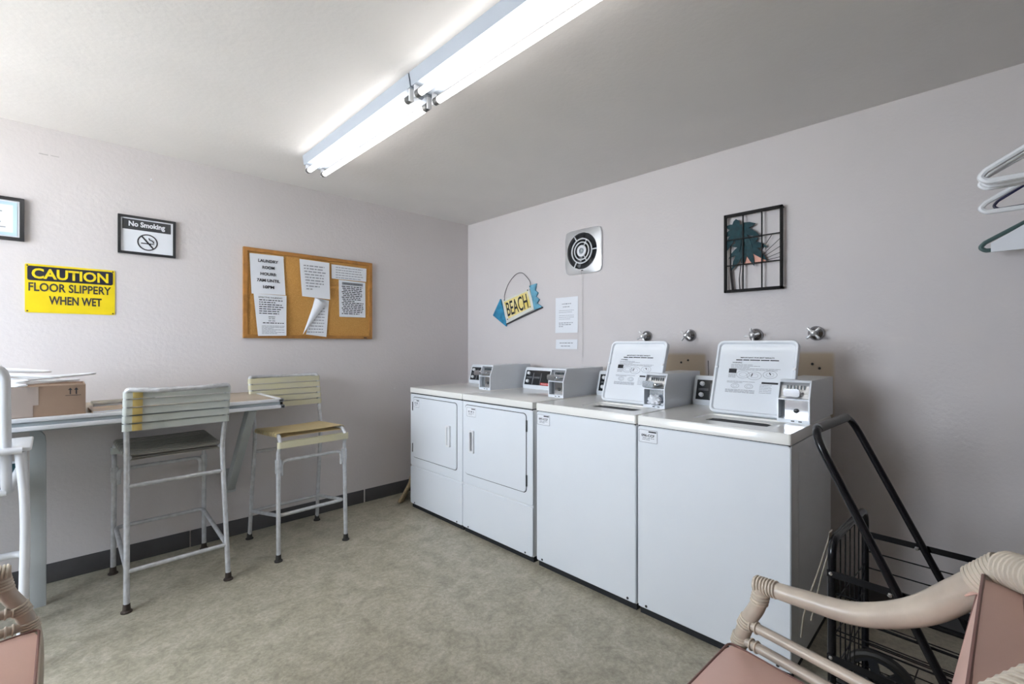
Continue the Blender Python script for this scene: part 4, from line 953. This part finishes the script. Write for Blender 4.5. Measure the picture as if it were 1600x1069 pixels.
def rattan_chair(loc, rz, label):
    """faces +Y; the origin is on the floor under the seat centre"""
    t = thing('rattan_armchair', label, 'armchair', loc, rz, 'rattan armchairs with pink cushions')
    FY = .235                               # front of the seat; the frame narrows towards the back
    HW = lambda y: .325-.165*(FY-y)
    for s in (-1, 1):
        def p(kx, y, z): return (s*kx*HW(y), y, z)
        # front leg rising through the seat and leaning back to carry the arm
        leg = catmull([p(.97, FY+.010, .0), p(.97, FY+.020, .25), p(.985, FY+.022, .44), p(1, FY-.002, .54), p(1.01, FY-.030, .60), p(1.01, FY-.040, .652)], 7)
        MB().tube(leg, .0195, 12).build('front_leg', M['rattan'], t)
        # arm: level at the front, dipping, then sweeping up to the back post
        arm = catmull([p(1.01, FY-.022, .655), p(1.04, FY-.13, .663), p(1.06, FY-.245, .680), p(1.06, FY-.345, .734), p(1.04, FY-.415, .806), p(1.0, FY-.476, .880)], 8)
        na = len(arm); MB().tube(arm, [.0180+.0115*min(1, (i/na)*1.5) for i in range(na)], 14).build('arm', M['rattan'], t)
        # back post
        post = catmull([p(.94, FY-.48, .0), p(.96, FY-.450, .25), p(.96, FY-.452, .45), p(.97, FY-.480, .68), p(.97, FY-.492, .885)], 7)
        MB().tube(post, .0185, 12).build('back_post', M['rattan'], t)
        MB().tube([p(.985, FY+.010, .545), p(.96, FY-.455, .545)], .0125, 10).build('side_rail', M['rattan'], t)
        MB().tube([p(.985, FY+.020, .495), p(.96, FY-.450, .495)], .0125, 10).build('side_rail', M['rattan'], t)
        MB().tube([p(.97, FY+.015, .20), p(.955, FY-.45, .20)], .0115, 10).build('stretcher', M['rattan'], t)
        for pa, pb, wr_, wn, wt in ((p(1.01, FY-.030, .656), p(1.02, FY-.075, .660), .0190, 7, .0034), (p(1.01, FY-.0395, .638), p(1.01, FY-.034, .612), .0190, 4, .0030),
                                    (p(1.002, FY-.0085, .556), p(.999, FY+.001, .534), .0195, 4, .0030), (p(.992, FY+.0115, .502), p(.988, FY+.0165, .482), .0195, 4, .0030),
                                    (p(.982, FY-.018, .545), p(.982, FY-.032, .545), .0135, 2, .0026), (p(.982, FY-.018, .495), p(.982, FY-.032, .495), .0135, 2, .0026),
                                    (p(1.024, FY-.440, .838), p(1.0, FY-.475, .879), .0293, 8, .0042)):
            mb = MB(); wraps(mb, pa, pb, wr_, wn, wt); mb.build('binding', M['wrap'], t)
    # top rail of the back, bowed backwards, with wound ends
    B = HW(FY-.5)
    top = catmull([(-B, FY-.476, .882), (-B*.82, FY-.508, .898), (-B*.4, FY-.538, .900), (0, FY-.546, .900), (B*.4, FY-.538, .900), (B*.82, FY-.508, .898), (B, FY-.476, .882)], 6)
    MB().tube(top, .0275, 14).build('top_rail', M['rattan'], t)
    for s in (-1, 1):
        mb = MB(); wraps(mb, (s*B*.98, FY-.480, .884), (s*B*.74, FY-.516, .899), .0285, 7, .0042); mb.build('binding', M['wrap'], t)
    MB().tube([(-HW(FY)*.97, FY+.020, .425), (HW(FY)*.97, FY+.020, .425)], .017, 12).build('front_rail', M['rattan'], t)
    MB().tube([(-HW(FY-.45)*.96, FY-.450, .425), (HW(FY-.45)*.96, FY-.450, .425)], .017, 12).build('rear_rail', M['rattan'], t)
    # seat cushion, tapering with the frame
    def taper(v): v = Vector(v); v.x *= HW(v.y)/HW(FY); return v
    b = cushion(.600, .470, .060, .022, None); bmesh.ops.translate(b, vec=(0, FY-.200, .452), verts=b.verts)
    for v in b.verts: v.co = taper(v.co)
    c = MB().bm(b).build('seat_cushion', M['pink'], t, smooth=.9)
    hw, hd = .298, .2335
    rim = fillet([(-hw, FY-.200-hd, 0), (hw, FY-.200-hd, 0), (hw, FY-.200+hd, 0), (-hw, FY-.200+hd, 0)], .02, 4, True)
    for z in (.482, .424): MB().tube([taper((q_.x, q_.y, z)) for q_ in rim], .0034, 6, closed=True).build('piping', M['piping'], c)
    # back cushion leaning on the posts
    b = cushion(.470, .400, .050, .014, None)
    lean = Matrix.Translation((0, FY-.437, .670)) @ Matrix.Rotation(math.radians(90+10), 4, 'X')
    c = MB().bm(b, lean).build('back_cushion', M['pink'], t, smooth=.9)
    rim = fillet([(-.233, -.198, 0), (.233, -.198, 0), (.233, .198, 0), (-.233, .198, 0)], .02, 4, True)
    for z in (-.025, .025): MB().tube([lean @ Vector((q_.x, q_.y, z)) for q_ in rim], .0032, 6, closed=True).build('piping', M['piping'], c)
    # ties
    for s in (-1, 1): MB().tube(catmull([(s*B*.98, FY-.470, .850), (s*B*.96, FY-.430, .825), (s*B*1.08, FY-.415, .80), (s*B*1.12, FY-.400, .775)], 5), .006, 6, sx=.4).build('tie', M['pink'], c)
    return t
RA = math.radians(-2.0)
rc = rattan_chair((0, 0, 0), 0, 'whitewashed rattan armchair with pink cushions beside the folding cart, lower right')
# right chair: its right front corner stands at (1.29, .47)
def seat_place(corner, local, rz):
    c, s_ = math.cos(rz), math.sin(rz); return (corner[0]-(local[0]*c-local[1]*s_), corner[1]-(local[0]*s_+local[1]*c), 0)
rc.location = seat_place((1.305, .440), (.325, .235), RA); rc.rotation_euler = (0, 0, RA)
RB = math.radians(-90)
dup(rc, seat_place((-.060, 1.880), (-.325, .255), RB), (0, 0, RB), 'whitewashed rattan armchair with pink cushion cut off at the lower left corner')

# ------------------------------------------------------------------ folding shopping cart
t = thing('folding_cart', 'black folding wire shopping cart beside the right washer', 'shopping cart', (1.90, .10, 0), math.radians(-3))
K = M['black_gloss']; xn, xf = -.20, .228
yp = .215                                 # end panel next to the washer
MB().tube(fillet([(xn, yp, .055), (xn, yp, .672), (xf, yp, .672), (xf, yp, .055)], .055, 7), .0115, 12).build('end_frame', K, t)
MB().tube(fillet([(xn, yp-.60, .055), (xn, yp-.60, .60), (xf, yp-.60, .60), (xf, yp-.60, .055)], .055, 7), .0115, 12).build('end_frame', K, t)
mb = MB()
for k in range(7): x = xn+(xf-xn)*(k+.6)/7.2; mb.tube([(x, yp, .06), (x, yp, .670)], .0022, 6)
for z in (.16, .26, .37, .47): mb.tube([(xn, yp, z), (xf, yp, z)], .0022, 6)
mb.tube([(xn, yp-.003, .10), (xf, yp-.003, .47)], .002, 6); mb.build('end_grid', K, t)
for x in (xn, xf):
    s = -1 if x < 0 else 1
    MB().beam((x+s*.012, yp+.01, .575), (x+s*.012, yp-.61, .575), .004, .020, up=(0, 0, 1)).build('side_bar', K, t)
    MB().beam((x+s*.012, yp+.01, .315), (x+s*.012, yp-.61, .315), .004, .020, up=(0, 0, 1)).build('side_bar', K, t)
    mb = MB()
    for z in (.515, .455, .400, .385, .255, .240, .185, .170): mb.tube([(x, yp, z), (x, yp-.60, z)], .0024, 6)
    mb.build('side_wires', K, t)
    mb = MB()
    for k in range(1, 7): mb.tube([(x, yp-.6*k/7, .08), (x, yp-.6*k/7, .09)], .002, 6)
mb = MB()
for k in range(8): x = xn+(xf-xn)*k/7; mb.tube([(x, yp, .155), (x, yp-.60, .155)], .0022, 6)
for k in range(5): y = yp-.6*k/4; mb.tube([(xn, y, .155), (xf, y, .155)], .0022, 6)
mb.build('basket_floor', K, t)
# slanted handle frame
hn, hf = xn-.022, .227
d0, d1 = (.262, 1.012), (-.150, .16)
MB().tube(fillet([(hn, d1[0], d1[1]), (hn, d0[0], d0[1]), (hf, d0[0], d0[1]), (hf, d1[0], d1[1])], .075, 8), .0118, 12).build('handle_frame', K, t)
MB().tube([(hn+.055, d0[0], d0[1]), (hf-.055, d0[0], d0[1])], .0150, 12).build('handle_grip', mat('grey_foam_grip', (.10, .095, .09, 1), .5, noise=.1), t)
mb = MB()
for x in (hn-.012, hf-.012):
    for y, z in ((.068, .575), (-.065, .33)): MB().lathe([(.007, 0), (.005, .003), (0, .004)], 10, Matrix.Translation((x, y, z)) @ Matrix.Rotation(-PI/2, 4, 'Y')).build('rivet', M['chrome'], t)
for x in (xn-.0125, xf-.0125):
    for z in (.575, .315): MB().lathe([(.007, 0), (.005, .003), (0, .004)], 10, Matrix.Translation((x, yp, z)) @ Matrix.Rotation(-PI/2, 4, 'Y')).build('rivet', M['chrome'], t)
def cart_wheel(x, y, R_):
    mb = MB(); m = Matrix.Translation((x, y, R_)) @ Matrix.Rotation(PI/2, 4, 'Y')
    mb.lathe([(R_*.80, -.012), (R_*.90, -.016), (R_*.98, -.012), (R_, 0), (R_*.98, .012), (R_*.90, .016), (R_*.80, .012), (R_*.80, -.012)], 40, m, False); w_ = mb.build('wheel', M['rubber'], t)
    outer = [(R_*.84*math.cos(2*PI*k/48), R_*.84*math.sin(2*PI*k/48)) for k in range(48)]
    mb = MB(); inn = [(R_*.70*math.cos(2*PI*k/48), R_*.70*math.sin(2*PI*k/48)) for k in range(48)]
    mb.ring([(y+a, R_+b) for a, b in outer], [(y+a, R_+b) for a, b in inn], x-.008, x+.008, 'x')
    mb.lathe([(R_*.32, -.010), (R_*.34, .010), (.012, .014), (.012, -.014), (R_*.32, -.010)], 24, m)
    for k in range(6):
        a = k*PI/3+.3; mb.beam((x, y+R_*.28*math.cos(a), R_+R_*.28*math.sin(a)), (x, y+R_*.75*math.cos(a), R_+R_*.75*math.sin(a)), R_*.24, .012, up=(1, 0, 0))
    mb.build('wheel_spokes', M['black'], w_)
WR = .110
for x in (-.115, .105): cart_wheel(x, yp-.062, WR)
MB().tube([(-.135, yp-.062, WR), (.125, yp-.062, WR)], .006, 10).build('axle', M['steel'], t)
mb = MB()
for x in (-.09, .08): MB().tube([(x, yp-.02, .155), (x, yp-.062, WR)], .005, 8).build('axle_bracket', K, t)
for x in (xn+.03, xf-.03): cart_wheel(x, yp-.56, .05)
M['ribbon'] = mat('cream_cloth', (.52, .46, .38, 1), .9, noise=.1)
mb = MB()
mb.tube(catmull([(-.165, yp+.012, .690), (-.160, yp+.018, .60), (-.150, yp+.017, .48)], 6), .018, 8, sy=.12)
mb.tube(catmull([(-.17, yp+.014, .672), (-.215, yp+.030, .58), (-.245, yp+.06, .45), (-.25, yp+.07, .36)], 6), .004, 6, sy=.5)
mb.tube(catmull([(-.16, yp+.014, .640), (-.20, yp+.03, .54), (-.24, yp+.045, .42)], 6), .004, 6, sy=.5)
o = mb.build('cloth_strip', M['ribbon'], None, (1.90, .10, 0)); o.rotation_euler = (0, 0, math.radians(-3)); tag(o, 'cream cloth strips tied to the top of the folding cart', 'cloth')
